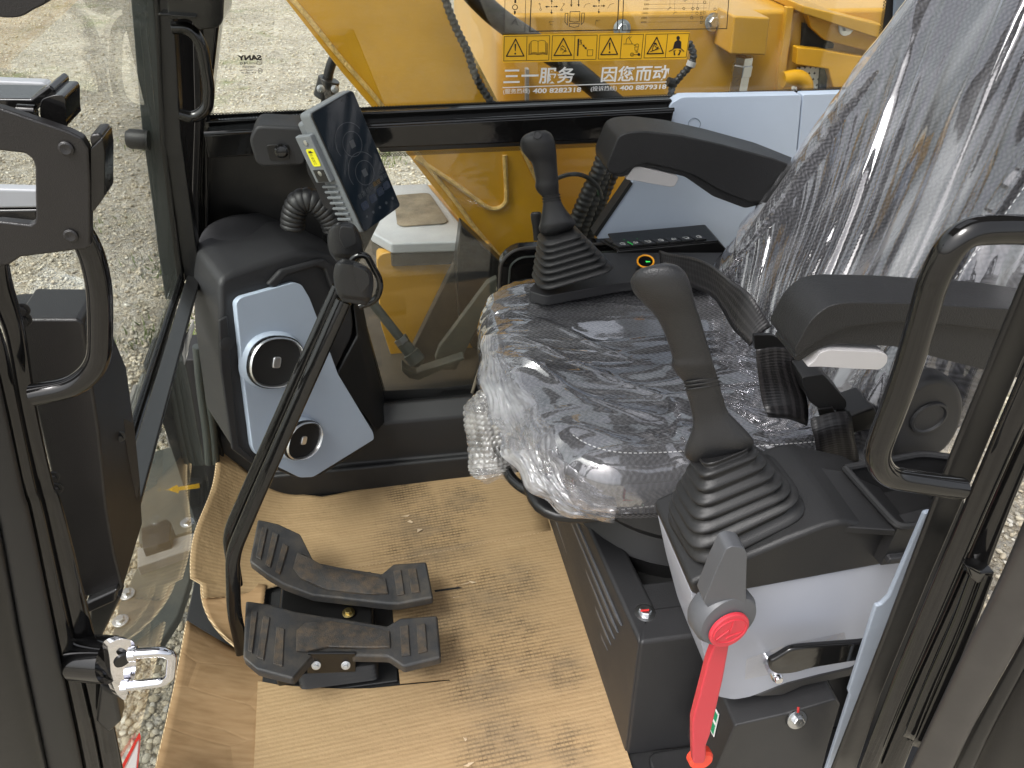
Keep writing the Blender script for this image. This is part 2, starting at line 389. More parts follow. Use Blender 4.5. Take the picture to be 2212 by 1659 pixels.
# ================================================================== setting: gravel yard
GZ = -1.0
def gravel_mat():
    m, nt, b = nodes('gravel_ground')
    tc = N(nt, 'ShaderNodeTexCoord'); oc = tc.outputs['Object']
    v1 = N(nt, 'ShaderNodeTexVoronoi', Scale=38.0); L(nt, oc, v1.inputs['Vector'])
    v2 = N(nt, 'ShaderNodeTexVoronoi', Scale=95.0); L(nt, oc, v2.inputs['Vector'])
    sp = N(nt, 'ShaderNodeSeparateColor'); L(nt, v1.outputs['Color'], sp.inputs[0])
    c1 = ramp(nt, sp.outputs[0], [(0, (.26, .21, .14)), (.3, (.48, .415, .30)), (.55, (.56, .505, .39)), (.8, (.42, .395, .34)), (1, (.65, .61, .53))])
    s2 = N(nt, 'ShaderNodeSeparateColor'); L(nt, v2.outputs['Color'], s2.inputs[0])
    c2 = ramp(nt, s2.outputs[0], [(0, (.20, .17, .12)), (.5, (.42, .38, .30)), (1, (.56, .53, .47))])
    mx = N(nt, 'ShaderNodeMix', _data_type='RGBA'); mx.inputs[0].default_value = .35; L(nt, c1, mx.inputs[6]); L(nt, c2, mx.inputs[7])
    big = N(nt, 'ShaderNodeTexNoise', Scale=1.1, Detail=6.0, Roughness=.6); L(nt, oc, big.inputs['Vector'])
    mb_ = N(nt, 'ShaderNodeMapRange'); L(nt, big.outputs[0], mb_.inputs[0]); mb_.inputs[1].default_value = .35; mb_.inputs[2].default_value = .7; mb_.inputs[3].default_value = .72; mb_.inputs[4].default_value = 1.15
    m2 = N(nt, 'ShaderNodeMix', _data_type='RGBA', _blend_type='MULTIPLY'); m2.inputs[0].default_value = 1; L(nt, mx.outputs[2], m2.inputs[6]); L(nt, mb_.outputs[0], m2.inputs[7])
    md = N(nt, 'ShaderNodeTexNoise', Scale=9.0, Detail=6.0, Roughness=.75); L(nt, oc, md.inputs['Vector'])
    mm = N(nt, 'ShaderNodeMapRange'); L(nt, md.outputs[0], mm.inputs[0]); mm.inputs[1].default_value = .32; mm.inputs[2].default_value = .68; mm.inputs[3].default_value = .66; mm.inputs[4].default_value = 1.25
    mz = N(nt, 'ShaderNodeMix', _data_type='RGBA', _blend_type='MULTIPLY'); mz.inputs[0].default_value = 1; L(nt, m2.outputs[2], mz.inputs[6]); L(nt, mm.outputs[0], mz.inputs[7]); m2 = mz
    g = N(nt, 'ShaderNodeTexNoise', Scale=.9, Detail=7.0, Roughness=.72); L(nt, oc, g.inputs['Vector'])
    gm = N(nt, 'ShaderNodeMapRange'); L(nt, g.outputs[0], gm.inputs[0]); gm.inputs[1].default_value = .56; gm.inputs[2].default_value = .68; gm.inputs[4].default_value = .75
    m3 = N(nt, 'ShaderNodeMix', _data_type='RGBA'); L(nt, gm.outputs[0], m3.inputs[0]); L(nt, m2.outputs[2], m3.inputs[6]); m3.inputs[7].default_value = (.17, .20, .055, 1)
    L(nt, m3.outputs[2], b.inputs['Base Color']); b.inputs['Roughness'].default_value = .85
    ad = N(nt, 'ShaderNodeMath', _operation='ADD'); L(nt, v1.outputs[0], ad.inputs[0]); L(nt, v2.outputs[0], ad.inputs[1])
    bp = N(nt, 'ShaderNodeBump', Strength=1.0, Distance=.012, _invert=True); L(nt, ad.outputs[0], bp.inputs['Height']); L(nt, bp.outputs[0], b.inputs['Normal'])
    return m
mb = MB(); R_ = 300.0
mb.add([(-R_, -R_, GZ), (R_, -R_, GZ), (R_, R_, GZ), (-R_, R_, GZ)], [(0, 1, 2, 3)])
tag(mb.build('gravel_ground', gravel_mat(), smoothed=False), 'pale gravel yard with a few weeds', None, kind='structure')

def stone_mat():
    m, nt, b = nodes('gravel_stone')
    ge = N(nt, 'ShaderNodeNewGeometry')
    c = ramp(nt, ge.outputs['Random Per Island'], [(0, (.28, .23, .15)), (.2, (.52, .455, .335)), (.45, (.62, .565, .44)), (.62, (.44, .415, .36)), (.8, (.54, .465, .34)), (1, (.73, .70, .61))])
    tc = N(nt, 'ShaderNodeTexCoord'); no = N(nt, 'ShaderNodeTexNoise', Scale=160.0, Detail=4.0); L(nt, tc.outputs['Object'], no.inputs['Vector'])
    mr = N(nt, 'ShaderNodeMapRange'); L(nt, no.outputs[0], mr.inputs[0]); mr.inputs[3].default_value = .75; mr.inputs[4].default_value = 1.25
    mx = N(nt, 'ShaderNodeMix', _data_type='RGBA', _blend_type='MULTIPLY'); mx.inputs[0].default_value = 1; L(nt, c, mx.inputs[6]); L(nt, mr.outputs[0], mx.inputs[7])
    L(nt, mx.outputs[2], b.inputs['Base Color']); b.inputs['Roughness'].default_value = .8
    return m
def ico(sub):
    bm = bmesh.new(); bmesh.ops.create_icosphere(bm, subdivisions=sub, radius=1)
    v = np.array([q.co[:] for q in bm.verts]); f = np.array([[w.index for w in g.verts] for g in bm.faces]); bm.free(); return v, f
def scatter(name, n, xr, yr, sub, smin, smax, mat, fade=1.0):
    v, f = ico(sub); nv, nf = len(v), len(f)
    x = RNG.uniform(*xr, n); y = yr[0] + (yr[1]-yr[0])*RNG.random(n)**fade; sz = smin + (smax-smin)*RNG.random(n)**2.2
    A = RNG.normal(size=(n, 3, 3)); Q = np.linalg.qr(A)[0]
    sc = np.stack([RNG.uniform(.75, 1.25, n), RNG.uniform(.6, 1.0, n), RNG.uniform(.45, .8, n)], 1)*sz[:, None]
    V = (v[None]*(1 + .08*RNG.normal(size=(n, nv, 1))))*sc[:, None, :]
    tilt = Q*np.array([1, 1, 1]); V = np.einsum('nij,nkj->nki', tilt, V)
    V[:, :, 2] *= .75
    V += np.stack([x, y, GZ + sz*RNG.uniform(.1, .8, n)], 1)[:, None, :]
    Fc = (f[None] + (np.arange(n)*nv)[:, None, None]).reshape(-1, 3)
    me = bpy.data.meshes.new(name); me.vertices.add(n*nv); me.vertices.foreach_set('co', V.astype(np.float32).ravel())
    me.loops.add(len(Fc)*3); me.loops.foreach_set('vertex_index', Fc.astype(np.int32).ravel())
    me.polygons.add(len(Fc)); me.polygons.foreach_set('loop_start', np.arange(0, len(Fc)*3, 3, dtype=np.int32)); me.update(calc_edges=True)
    me.materials.append(mat); me.shade_smooth()
    o = bpy.data.objects.new(name, me); COL.objects.link(o); return o
sm_ = stone_mat()
tag(scatter('gravel_stones', 15000, (-2.6, -.45), (.2, 3.6), 2, .006, .019, sm_), 'loose pale pebbles covering the yard beside the cab', None, kind='stuff')
tag(scatter('gravel_stones', 26000, (-5.0, 0.6), (3.0, 15.0), 1, .007, .018, sm_, 1.9), 'loose pebbles of the yard farther away', None, kind='stuff')
tag(scatter('gravel_stones', 1800, (1.7, 3.2), (1.0, 2.6), 2, .006, .019, sm_), 'pebbles of the yard seen through the gap beside the rear door pillar', None, kind='stuff')
# weeds: thin blades in loose tufts
mb = MB()
for cx, cy in [(-.95, 3.9), (-1.15, 3.75), (-.8, 4.3), (-1.3, 4.6), (-.72, 5.6), (-.35, 5.9), (-.9, 6.4), (-1.9, 6.9), (-.1, 6.3), (-.25, 3.6), (-1.05, 3.1), (-.95, 3.0), (-2.2, 5.2)]:
    for _ in range(220):
        x, y = cx + RNG.normal(0, .13), cy + RNG.normal(0, .10); a = RNG.uniform(0, 6.28); h = RNG.uniform(.02, .07); w = .006
        dx, dy = math.cos(a), math.sin(a); lx, ly = RNG.normal(0, .02, 2)
        mb.add([(x-dx*w, y-dy*w, GZ), (x+dx*w, y+dy*w, GZ), (x+lx, y+ly, GZ+h)], [(0, 1, 2)])
weed = pmat('weed_green', (.13, .17, .04), .6, var=.3, vscale=3)
tag(mb.build('weeds', weed, smoothed=False), 'sparse green weeds growing through the gravel', None, kind='stuff')

# ================================================================== outside the right window
E_ = 'yellow excavator boom rising past the right window'
boom = thing('excavator_boom', 'broad yellow steel boom running diagonally outside the right window', 'boom', at(900, 300, Y=1.8))
b_poly = pts([(560, -80), (616, 0), (741, 161), (799, 228), (879, 332), (996, 482), (1077, 556), (1130, 640), (1290, 640), (1240, 520), (1170, 415), (1123, 318), (1067, 214), (1033, 147), (970, 30), (925, -80)], Y=1.80)
MB().prism(b_poly, (0, .34, 0)).build('boom_plate', yellow_dull, boom, bevel=.006)
MB().tube(smooth(pts([(560, -70), (640, 8), (735, 124), (819, 221), (900, 330), (980, 430), (1030, 497), (1085, 560)], Y=1.797), 8), .0055, 8).build('weld_bead', weld, boom)
MB().tube(smooth(pts([(896, 340), (950, 375), (990, 402), (1030, 432), (1056, 449), (1075, 450), (1090, 440), (1094, 420), (1090, 335)], Y=1.797), 8), .006, 8).build('weld_bead', weld, boom)
MB().tube(smooth(pts([(940, -70), (985, 52), (1046, 170), (1078, 232), (1130, 330), (1178, 428), (1245, 545)], Y=1.797), 8), .004, 8).build('weld_bead', weld, boom)
def corrugated(path, r, pitch, amp, n=12):
    P = smooth(path, 12); d = np.cumsum([0] + [np.linalg.norm(P[i+1]-P[i]) for i in range(len(P)-1)]); Lm = d[-1]
    k = int(Lm/pitch*6); s_ = np.linspace(0, Lm, k); Q = np.stack([np.interp(s_, d, [p[j] for p in P]) for j in range(3)], 1)
    rad = r*(1 + amp*np.sign(np.sin(s_/pitch*2*math.pi))*np.abs(np.sin(s_/pitch*2*math.pi))**.4)
    return MB().tube(list(Q), list(rad), n)
tag(corrugated(pts([(955, -60), (963, 0), (985, 60), (1010, 112), (1022, 150), (1036, 182), (1064, 226)], Y=1.76), .0085, .012, .12).build('corrugated_hose', rubber), 'thin corrugated black hose running along the edge of the yellow boom', 'hose')
hose = MB().tube(smooth(pts([(985, -60), (1030, -5), (1083, 44), (1160, 96), (1240, 152), (1300, 200), (1390, 275)], Y=2.0), 10), .026, 16).build('hydraulic_hose', rubber)
tag(hose, 'thick black hydraulic hose slanting behind the warning stickers on the window', 'hose')
body = thing('engine_housing', 'yellow engine housing wall with bracket and post behind the sticker covered window', 'engine housing', at(1500, 150, Y=2.15))
x0 = at(1078, 150, Y=2.15)[0]
MB().prism(rounded([(x0, 2.15, -.2), (1.75, 2.15, -.2), (1.75, 3.4, -.2), (x0, 3.4, -.2)], [.07, .02, .02, .02], 5), (0, 0, 1.09)).build('housing_wall', yellow, body, bevel=.012)
bx = lambda px, py, px2, py2, Y, d, nm, mt, bev=.004: MB().prism(pts([(px, py), (px2, py), (px2, py2), (px, py2)], Y=Y), (0, d, 0)).build(nm, mt, body, bevel=bev)
bl = pts([(1586, 34), (1664, 38), (1655, 120), (1577, 118)], Y=2.03)
MB().prism(bl, (0, .12, 0)).build('bracket_block', yellow, body, bevel=.006)
hp = at(1608, 122, Y=2.09)
MB().prism([(hp[0]+.026*math.cos(a), 2.09+.026*math.sin(a), hp[2]-.5) for a in np.linspace(.2, .2+2*math.pi, 6, endpoint=False)], (0, 0, .5)).build('hex_post', steel, body)
MB().prism([(hp[0]+.030*math.cos(a), 2.09+.030*math.sin(a), hp[2]-.05) for a in np.linspace(.2, .2+2*math.pi, 6, endpoint=False)], (0, 0, .03)).build('lock_nut', steel, body, bevel=.002)
# side bin with flange, opening and mesh
MB().prism(pts([(1735, 12), (1916, 56), (1916, 90), (1735, 30)], Y=2.08), (0, .5, 0)).build('top_flange', yellow, body, bevel=.004)
MB().prism(pts([(1742, 28), (1915, 75), (1912, 120), (1780, 86), (1752, 60)], Y=2.12), (0, .03, 0)).build('side_panel', yellow_dull, body, bevel=.003)
MB().prism(pts([(1735, 50), (1756, 55), (1770, 72), (1802, 95), (1800, 104), (1732, 108)], Y=2.139), (0, .012, 0)).build('dark_opening', matte_black, body)
MB().prism(pts([(1722, 102), (1772, 106), (1800, 112), (1910, 130), (1905, 190), (1800, 190), (1790, 150), (1720, 140)], Y=2.10), (0, .03, 0)).build('lower_panel', yellow_dull, body, bevel=.004)
def mesh_mat():
    m, nt, b = nodes('perforated_hex_sheet'); b.inputs['Roughness'].default_value = .5
    tc = N(nt, 'ShaderNodeTexCoord'); vo = N(nt, 'ShaderNodeTexVoronoi', Scale=60.0, Randomness=.0); L(nt, tc.outputs['Object'], vo.inputs['Vector'])
    c = ramp(nt, vo.outputs[0], [(0, (.75, .74, .70)), (.55, (.75, .74, .70)), (.62, (.03, .03, .03))]); L(nt, c, b.inputs['Base Color']); return m
MB().prism(pts([(1725, 146), (1772, 143), (1770, 192), (1712, 196)], Y=2.13), (0, .01, 0)).build('mesh_grille', mesh_mat(), body)
MB().prism(pts([(1772, 143), (1789, 145), (1785, 192), (1768, 192)], Y=2.125), (0, .012, 0)).build('grille_frame', matte_black, body)
MB().tube(smooth(pts([(1690, 172), (1722, 168), (1738, 180), (1740, 205)], Y=2.06), 6), .022, 12).build('yellow_pipe', yellow_dull, body)
MB().prism(pts([(1700, 15), (1716, 16), (1692, 215), (1676, 215)], Y=2.132), (0, .02, 0)).build('vertical_rib', yellow, body, bevel=.003)
def hexbolt(c, axis, r, h, mat, parent, nm='bolt', washer=True, label=None):
    axis = nrm(axis); u = nrm(np.cross(axis, [0.1, .3, 1.0])); w = np.cross(axis, u); c = np.asarray(c, float); mb = MB()
    if washer: mb.lathe(c, axis, [(0, r*1.7), (h*.25, r*1.7), (h*.3, r*1.55)], 28)
    mb.rings([[c + axis*hh + rr*(math.cos(a)*u + math.sin(a)*w) for a in np.linspace(0, 2*math.pi, 6, endpoint=False)] for hh, rr in ((h*.25, r), (h*.9, r), (h, r*.86))])
    o = mb.build(nm, mat, parent, angle=25)
    if label: o['label'] = label
    return o
for q in [(1828, 57, 2.115), (1343, 62, 2.14), (1540, 48, 2.14)]:
    hexbolt(at(q[0], q[1], Y=q[2]), (0, -1, .15), .014, .014, steel, body)
har = thing('wiring_harness', 'black corrugated cable with a white tie beside the seat belt pictogram', 'cable', at(1480, 150, Y=2.0))
corrugated(pts([(1488, 92), (1498, 118), (1490, 142), (1470, 165), (1452, 190), (1448, 230)], Y=2.0), .009, .012, .12).build('cable', rubber, har)
MB().lathe(at(1493, 138, Y=1.995), at(1485, 150, Y=2.0)-at(1497, 120, Y=2.0), [(-.006, .0125), (.006, .0125)], 14).build('cable_tie', light_grey, har)
MB().tube(pts([(1455, 180), (1442, 176)], Y=1.995), .012, 10).build('connector', rubber, har)
tag(MB().prism(pts([(1136, 150), (1143, 150), (1143, 230), (1136, 230)], Y=2.12), (0, .02, 0)).build('steel_strip', raw_steel), 'thin dark upright strip on the yellow housing left of the hotline lettering', 'strip')

tb = thing('tool_box', 'yellow tool box with grey step lid outside the lower right window', 'tool box', at(900, 600, Y=1.8))
zt = .44
top = pts([(790, 402), (923, 396), (1010, 500), (1030, 520), (845, 526), (800, 500)], Z=zt)
MB().prism([p for p in top], (0, 0, -.03)).build('lid', grey_top, tb, bevel=.006)
MB().prism([p + np.array([0, .006, -.032]) for p in top[3:]+top[:3]], (0, 0, -.035)).build('lid_gap', deck, tb)
fy = top[4][1] - .0
MB().prism(rounded(pts([(812, 548), (1060, 524), (1060, 800), (868, 800), (845, 770), (822, 700)], Y=fy+.012), [.03, .01, .01, .01, .02, .02], 4), (0, .42, 0)).build('box_body', yellow, tb, bevel=.012)
MB().prism(rounded(pts([(850, 424), (927, 418), (968, 478), (960, 484), (870, 490), (858, 486)], Z=zt+.002), .018, 4), (0, 0, .003)).build('grip_pad', grip_pad, tb)
tag(MB().prism([(-.27, 1.52, .06), (1.5, 1.52, .06), (1.5, 2.9, .06), (-.27, 2.9, .06)], (0, 0, .04)).build('machine_deck', deck), 'dusty dark steel deck of the machine below the lower right window', 'deck')
bp_ = thing('boom_foot_bracket', 'dark steel bracket plates under the boom foot', 'bracket', at(1020, 620, Y=1.7))
MB().prism(pts([(996, 486), (1090, 575), (1120, 700), (1050, 770), (1021, 752), (994, 712), (987, 620), (985, 565)], Y=1.68), (0, .05, 0)).build('bracket_plate', satin_black, bp_, bevel=.005)
MB().prism(pts([(940, 775), (948, 752), (1052, 612), (1074, 600), (1074, 660), (1030, 712), (985, 800), (945, 800)], Y=1.62), (0, .02, 0)).build('reflected_bar', deck_green, bp_, bevel=.004)  # reflection in the lower window, modelled as a solid bar
MB().prism(pts([(1005, 522), (1012, 640), (990, 800), (900, 800), (884, 768)], Y=1.72), (0, .03, 0)).build('side_plate', deck, bp_, bevel=.004)
MB().prism(pts([(868, 790), (880, 800), (900, 806), (1002, 772), (1004, 778), (905, 822), (884, 818), (868, 803)], Y=1.58), (0, .03, 0)).build('bent_strap', deck_green, bp_, bevel=.003)
rod = thing('hydraulic_rod', 'slim dark rod with hex nut and fitting beside the yellow tool box', 'rod', at(840, 700, Y=1.62))
MB().cyl(at(770, 610, Y=1.66), at(868, 735, Y=1.60), .0115, 18).build('rod', deck_green, rod)
ax = nrm(at(868, 735, Y=1.60)-at(770, 610, Y=1.66))
hexbolt(at(866, 733, Y=1.60)-ax*.01, ax, .018, .022, steel, rod, 'hex_nut', False)
MB().lathe(at(870, 740, Y=1.598), ax, [(0, .017), (.03, .017), (.032, .022), (.06, .022), (.07, .012)], 18).build('fitting', deck_green, rod)
hr = thing('handrail', 'dark bent pipe with a bolted clamp left of the boom', 'handrail', at(710, 180, Y=2.1))
MB().tube(fillet(pts([(696, 300), (710, 150), (730, 108), (900, 60)], Y=2.1), .06, 6), .0125, 14).build('pipe', satin_black, hr)
MB().lathe(at(700, 212, Y=2.1), at(711, 171, Y=2.1)-at(700, 212, Y=2.1), [(0, .028), (.052, .028)], 20).build('clamp', satin_black, hr, bevel=.003)
for q in [(693, 192), (724, 193)]: hexbolt(at(*q, Y=2.07), (0, -1, .2), .006, .006, steel, hr)

# ================================================================== outside the front window
fr_ = thing('front_frame_plates', 'grey dusty steel plates and bolts seen through the lower front window', 'steel plates', at(360, 1200, Z=-.25))
MB().prism(pts([(296, 1225), (418, 1185), (410, 1255), (385, 1330), (340, 1400), (235, 1400), (258, 1300)], Z=-.30), (0, 0, -.03)).build('plate', deck_green, fr_, bevel=.006)
MB().prism(pts([(296, 1185), (440, 1144), (440, 1176), (296, 1226)], Z=-.27), (0, 0, -.05)).build('cross_bar', raw_steel, fr_, bevel=.004)
MB().prism(pts([(304, 1140), (360, 1120), (370, 1128), (366, 1168), (308, 1186)], Z=-.24), (0, 0, -.06)).build('cable_block', satin_black, fr_, bevel=.004)
MB().prism(pts([(300, 985), (418, 950), (440, 985), (440, 1140), (300, 1175)], Z=-.36), (0, 0, -.03)).build('lower_plate', deck_green, fr_, bevel=.004)
for q in [(275, 1284), (261, 1342), (405, 1130)]: hexbolt(at(*q, Z=-.298), (0, 0, 1), .011, .014, steel, fr_)
tk = thing('track_plates', 'grey steel bars with bolts beside the gravel outside the front window', 'steel bars', at(370, 880, Z=-.4))
MB().prism(pts([(398, 800), (418, 806), (405, 870), (391, 942), (358, 945), (378, 870)], Z=-.40), (0, 0, -.05)).build('bolt_bar', raw_steel, tk, bevel=.004)
MB().prism(pts([(404, 800), (430, 800), (420, 935), (398, 940)], Z=-.48), (0, 0, -.1)).build('edge_bar', raw_steel, tk, bevel=.004)
MB().prism(pts([(306, 806), (319, 808), (300, 870), (282, 945), (268, 950), (286, 870)], Z=-.62), (0, 0, -.12)).build('fin', raw_steel, tk, bevel=.003)
MB().prism(pts([(288, 830), (297, 830), (272, 900), (262, 900)], Z=-.66), (0, 0, -.1)).build('fin', raw_steel, tk, bevel=.003)
for q in [(393, 842), (387, 868)]: hexbolt(at(*q, Z=-.398), (0, 0, 1), .012, .016, satin_black, tk)
MB().lathe(at(378, 922, Z=-.399), (0, 0, 1), [(0, .010), (.001, .010)], 18).build('hole', matte_black, tk)

# ================================================================== cab shell
cab = thing('excavator_cab', 'glossy black steel cab frame around the operator seat', 'cab', (0.1, 1.0, 0))
def part(mb, name, mat, bevel=.003, parent=None, **k): return mb.build(name, mat, parent or cab, bevel=bevel, **k)
YG = 1.455                                                 # right hand glass
# floor, roof, rear
part(MB().box((-.47, .50, -.06), (.98, 1.46, 0)), 'floor', black_plastic, .004)
part(MB().box((-.46, .40, 1.74), (.02, 1.52, 1.80)).box((.62, .40, 1.74), (1.45, 1.52, 1.80)).box((.02, .40, 1.74), (.62, .62, 1.80)).box((.02, 1.30, 1.74), (.62, 1.52, 1.80)), 'roof', satin_black, .01)
part(MB().box((1.35, .40, .6), (1.43, .50, 1.76)).box((1.35, 1.42, .6), (1.43, 1.52, 1.76)).box((1.35, .5, 1.6), (1.43, 1.42, 1.76)), 'rear_pillars', gloss_black, .01)
# cross rail between the two right windows
ra = pts([(440, 291), (640, 277), (800, 273), (1457, 239), (1444, 297), (820, 321), (449, 343)], Y=1.40)
part(MB().prism(ra, (0, .045, 0)), 'cross_rail', gloss_black, .004)
MB().tube([q + np.array([0, -.002, .0]) for q in pts([(442, 288), (800, 270), (1455, 236)], Y=1.405)], .004, 10).build('rail_bead', gloss_black, cab)
part(MB().prism(pts([(440, 262), (790, 243), (1452, 215), (1455, 240), (800, 275), (440, 292)], Y=1.43), (0, .02, 0)), 'rail_flange', gloss_black, .003)
part(MB().prism(pts([(815, 318), (1445, 292), (1330, 303), (1328, 308), (822, 330)], Y=1.437), (0, .015, 0)), 'lower_flange', satin_black, .002)
# lower right corner panel behind the console (black sheet below the rail)
part(MB().prism(pts([(440, 330), (640, 330), (790, 330), (840, 440), (760, 600), (835, 866), (470, 980), (440, 600)], Y=1.462), (0, .03, 0)), 'corner_panel', satin_black, .003)
# glass panes
up = pts([(330, -260), (2000, -300), (1905, 198), (1455, 206), (785, 238), (440, 262)], Y=YG)
upper = part(MB().prism(up, (0, .005, 0)), 'upper_right_window', glass, 0, smoothed=False)
lo = pts([(690, 335), (1340, 305), (1290, 520), (1330, 700), (1050, 852), (828, 868), (700, 640)], Y=YG+.002)
lower = part(MB().prism(lo, (0, .005, 0)), 'lower_right_window', glass_dusty, 0, smoothed=False)
a, b = at(440, 250, Y=YG), at(1460, 205, Y=YG)
part(MB().prism(pts([(440, 250), (785, 233), (1455, 207), (1905, 189), (1907, 205), (1455, 222), (790, 262), (440, 275)], Y=YG-.004), (0, .003, 0)), 'window_border', matte_black, 0, parent=upper)
for p, q, w in [((455, 243), (1455, 201), 9), ((1455, 201), (1905, 183), 8)]:
    A, B = at(*p, Y=YG), at(*q, Y=YG); strip(A, B, at(p[0], p[1]+w, Y=YG)-A, 'dot_screen', frit_dots, upper, (0, -.004, 0))
A, B = at(760, 332, Y=YG), at(1330, 306, Y=YG)
strip(A, B, at(760, 341, Y=YG)-A, 'dot_screen', frit_dots, lower, (0, -.003, 0))
part(MB().prism(pts([(1926, -60), (1945, -60), (1925, 80), (1912, 190), (1895, 205), (1893, 187), (1905, 90)], Y=YG-.005), (0, .004, 0)), 'window_edge', matte_black, 0, parent=upper)
A, B = at(1918, -10, Y=YG), at(1888, 186, Y=YG); strip(A, B, at(1908, -10, Y=YG)-A, 'dot_screen', frit_dots, upper, (0, -.004, 0))
A, B = at(1040, 842, Y=YG), at(950, 849, Y=YG); strip(A, B, at(1040, 834, Y=YG)-A, 'dot_screen', frit_dots, lower, (0, -.003, 0))
part(MB().prism(pts([(828, 868), (1050, 852), (1050, 828), (960, 838), (822, 846)], Y=YG-.002), (0, .003, 0)), 'window_border', matte_black, 0, parent=lower)
MB().tube(smooth(pts([(1076, 620), (1072, 660), (1060, 730), (1035, 800), (1020, 848)], Y=YG-.006), 6), .004, 8).build('window_seal', tan_edge, lower)
# right front pillar
pil = part(MB().prism(pts([(372, -60), (486, -60), (452, 240), (447, 560), (476, 975), (452, 975), (415, 620), (398, 400)], Y=1.43), (0, .06, 0)), 'right_front_pillar', gloss_black, .006)
part(MB().prism(pts([(412, -60), (424, -60), (436, 240), (428, 420), (436, 600), (470, 970), (458, 970), (424, 610), (414, 420), (420, 240)], Y=1.405), (0, .022, 0)), 'pillar_flange', satin_black, .003, parent=pil)
part(MB().prism(pts([(440, 300), (447, 300), (452, 560), (478, 960), (470, 960), (444, 560)], Y=1.41), (0, .012, 0)), 'pillar_flange', gloss_black, .003, parent=pil)
tb_ = part(MB().prism(rounded(pts([(362, -60), (486, -60), (482, 45), (472, 60), (430, 66), (410, 42), (362, 42)], Y=1.28), .006), (0, .10, 0)), 'roller_guide', gloss_black, .004)
part(MB().prism(pts([(342, 28), (424, 34), (424, 41), (342, 34)], Y=1.27), (0, .03, 0)), 'guide_lip', gloss_black, .002)
MB().tube(fillet(pts([(372, 60), (412, 60), (436, 96), (452, 190), (448, 236), (420, 255), (388, 246)], Y=1.31), .03, 5), .0092, 16).build('grab_handle', gloss_black, cab)
for q, z in [((430, 655), 1.40), ((444, 640), 1.40)]: hexbolt(at(q[0], q[1], Y=z), (.3, -1, 0), .006, .006, steel, cab)

# upper front window: frame with gasket, right post, bottom bar
ff = thing('front_window', 'tilting front window in a black frame with grey rubber gasket', 'window', at(415, 616, Y=1.33))
fp = lambda mb, n, m, bev=.003: mb.build(n, m, ff, bevel=bev)
fp(MB().prism(pts([(338, -60), (371, -60), (392, 300), (428, 560), (428, 618), (402, 612), (388, 554), (352, 300)], Y=1.33), (0, .03, 0)), 'frame_post', satin_black)
fp(MB().prism(pts([(330, -60), (340, -60), (356, 300), (391, 560), (398, 612), (388, 640), (376, 560), (344, 300)], Y=1.325), (0, .03, 0)), 'frame_inner_edge', gloss_black)
g1 = smooth(pts([(306, -60), (312, 0), (331, 250), (340, 330), (352, 420), (368, 556), (380, 640)], Y=1.352), 10)
fp(MB().rings([[q + np.array([dx, dy, 0]) for dx, dy in ((-.017, -.012), (.017, -.012), (.017, .012), (-.017, .012))] for q in g1]), 'gasket', gasket)
# bottom bar runs across the cab at z ~ 0.6
R1, R2 = at(402, 612, Y=1.33), at(430, 618, Y=1.33)
L1, L2 = at(183, 1330, Y=.55), at(250, 1300, Y=.55)
bar = [R1, R2, L2, L1]
fp(MB().prism([R1, R2, L2, L1], nrm(np.cross(R2-R1, L1-R1))*-.018), 'bottom_bar', satin_black)
fp(MB().rings([[q + np.array([dx, 0, dz]) for dx, dz in ((-.006, -.006), (.004, -.006), (.004, .008), (-.006, .008))] for q in (R1 + np.array([-.006, 0, .006]), L1 + np.array([-.006, 0, .006]))]), 'bar_seal', gloss_black, .002)
nb = nrm(np.cross(R2-R1, L1-R1))
GA, GB = at(368, 560, Y=1.36), at(325, 0, Y=1.36)
gd = nrm(GB-GA)
pane = MB().prism([R1 + np.array([-.012, .01, -.0]), L1 + np.array([-.012, 0, 0]), L1 + np.array([-.012, 0, 0]) + gd*1.0, R1 + np.array([-.012, .01, 0]) + gd*1.0], (-.005, 0, 0)).build('upper_front_pane', glass_front, ff, smoothed=False)
wv = gd*.014
strip(R1 + np.array([-.0115, 0, .004]), L1 + np.array([-.0115, 0, .004]), wv, 'dot_screen', frit_dots, ff, (.003, 0, 0))
d0 = at(318, 60, Y=1.345); strip(at(290, 0, Y=1.345), at(318, 235, Y=1.345), at(300, 0, Y=1.345)-at(290, 0, Y=1.345), 'dot_screen', frit_dots, ff, (0, 0, 0))
MB().lathe(at(322, 303, Y=1.32), at(286, 300, Y=1.32)-at(322, 303, Y=1.32), [(0, .016), (.028, .016), (.034, .012)], 20).build('rubber_stop', rubber, ff)
# lower front pane with yellow arrow
lf = thing('lower_front_window', 'lower front glass pane with a yellow arrow above the cardboard', 'window', at(400, 1050, Y=1.1))
B1, B2 = np.array([-.478, 1.38, -.10]), np.array([-.478, .50, -.10])
MB().prism([R1 + np.array([-.025, 0, -.01]), L1 + np.array([-.03, 0, -.01]), B2, B1], (-.005, 0, 0)).build('lower_front_pane', glass_dusty, lf, smoothed=False)
PF = plane3(R1 + np.array([-.020, 0, -.01]), L1 + np.array([-.025, 0, -.01]), B2 + np.array([.005, 0, 0]))
ar = pts([(363, 1058), (382, 1047), (385, 1052), (441, 1042), (441, 1053), (386, 1060), (386, 1066)], P=PF)
MB().add(ar, [tuple(range(7))]).build('yellow_arrow', decal_mat('yellow_arrow_film', (.85, .50, .03)), lf, smoothed=False)
tri = pts([(301, 1582), (304, 1590), (294, 1700), (287, 1700), (297, 1600), (252, 1692), (238, 1700)], P=PF)
MB().add(tri, [tuple(range(7))]).build('warning_triangle', decal_mat('red_film', (.75, .06, .05)), lf, smoothed=False)
_pn = PF[1]*(1 if np.dot(PF[1], CAM-PF[0]) > 0 else -1)
tri2 = [p + _pn*.0015 for p in pts([(298, 1596), (300, 1604), (288, 1700), (246, 1700)], P=PF)]
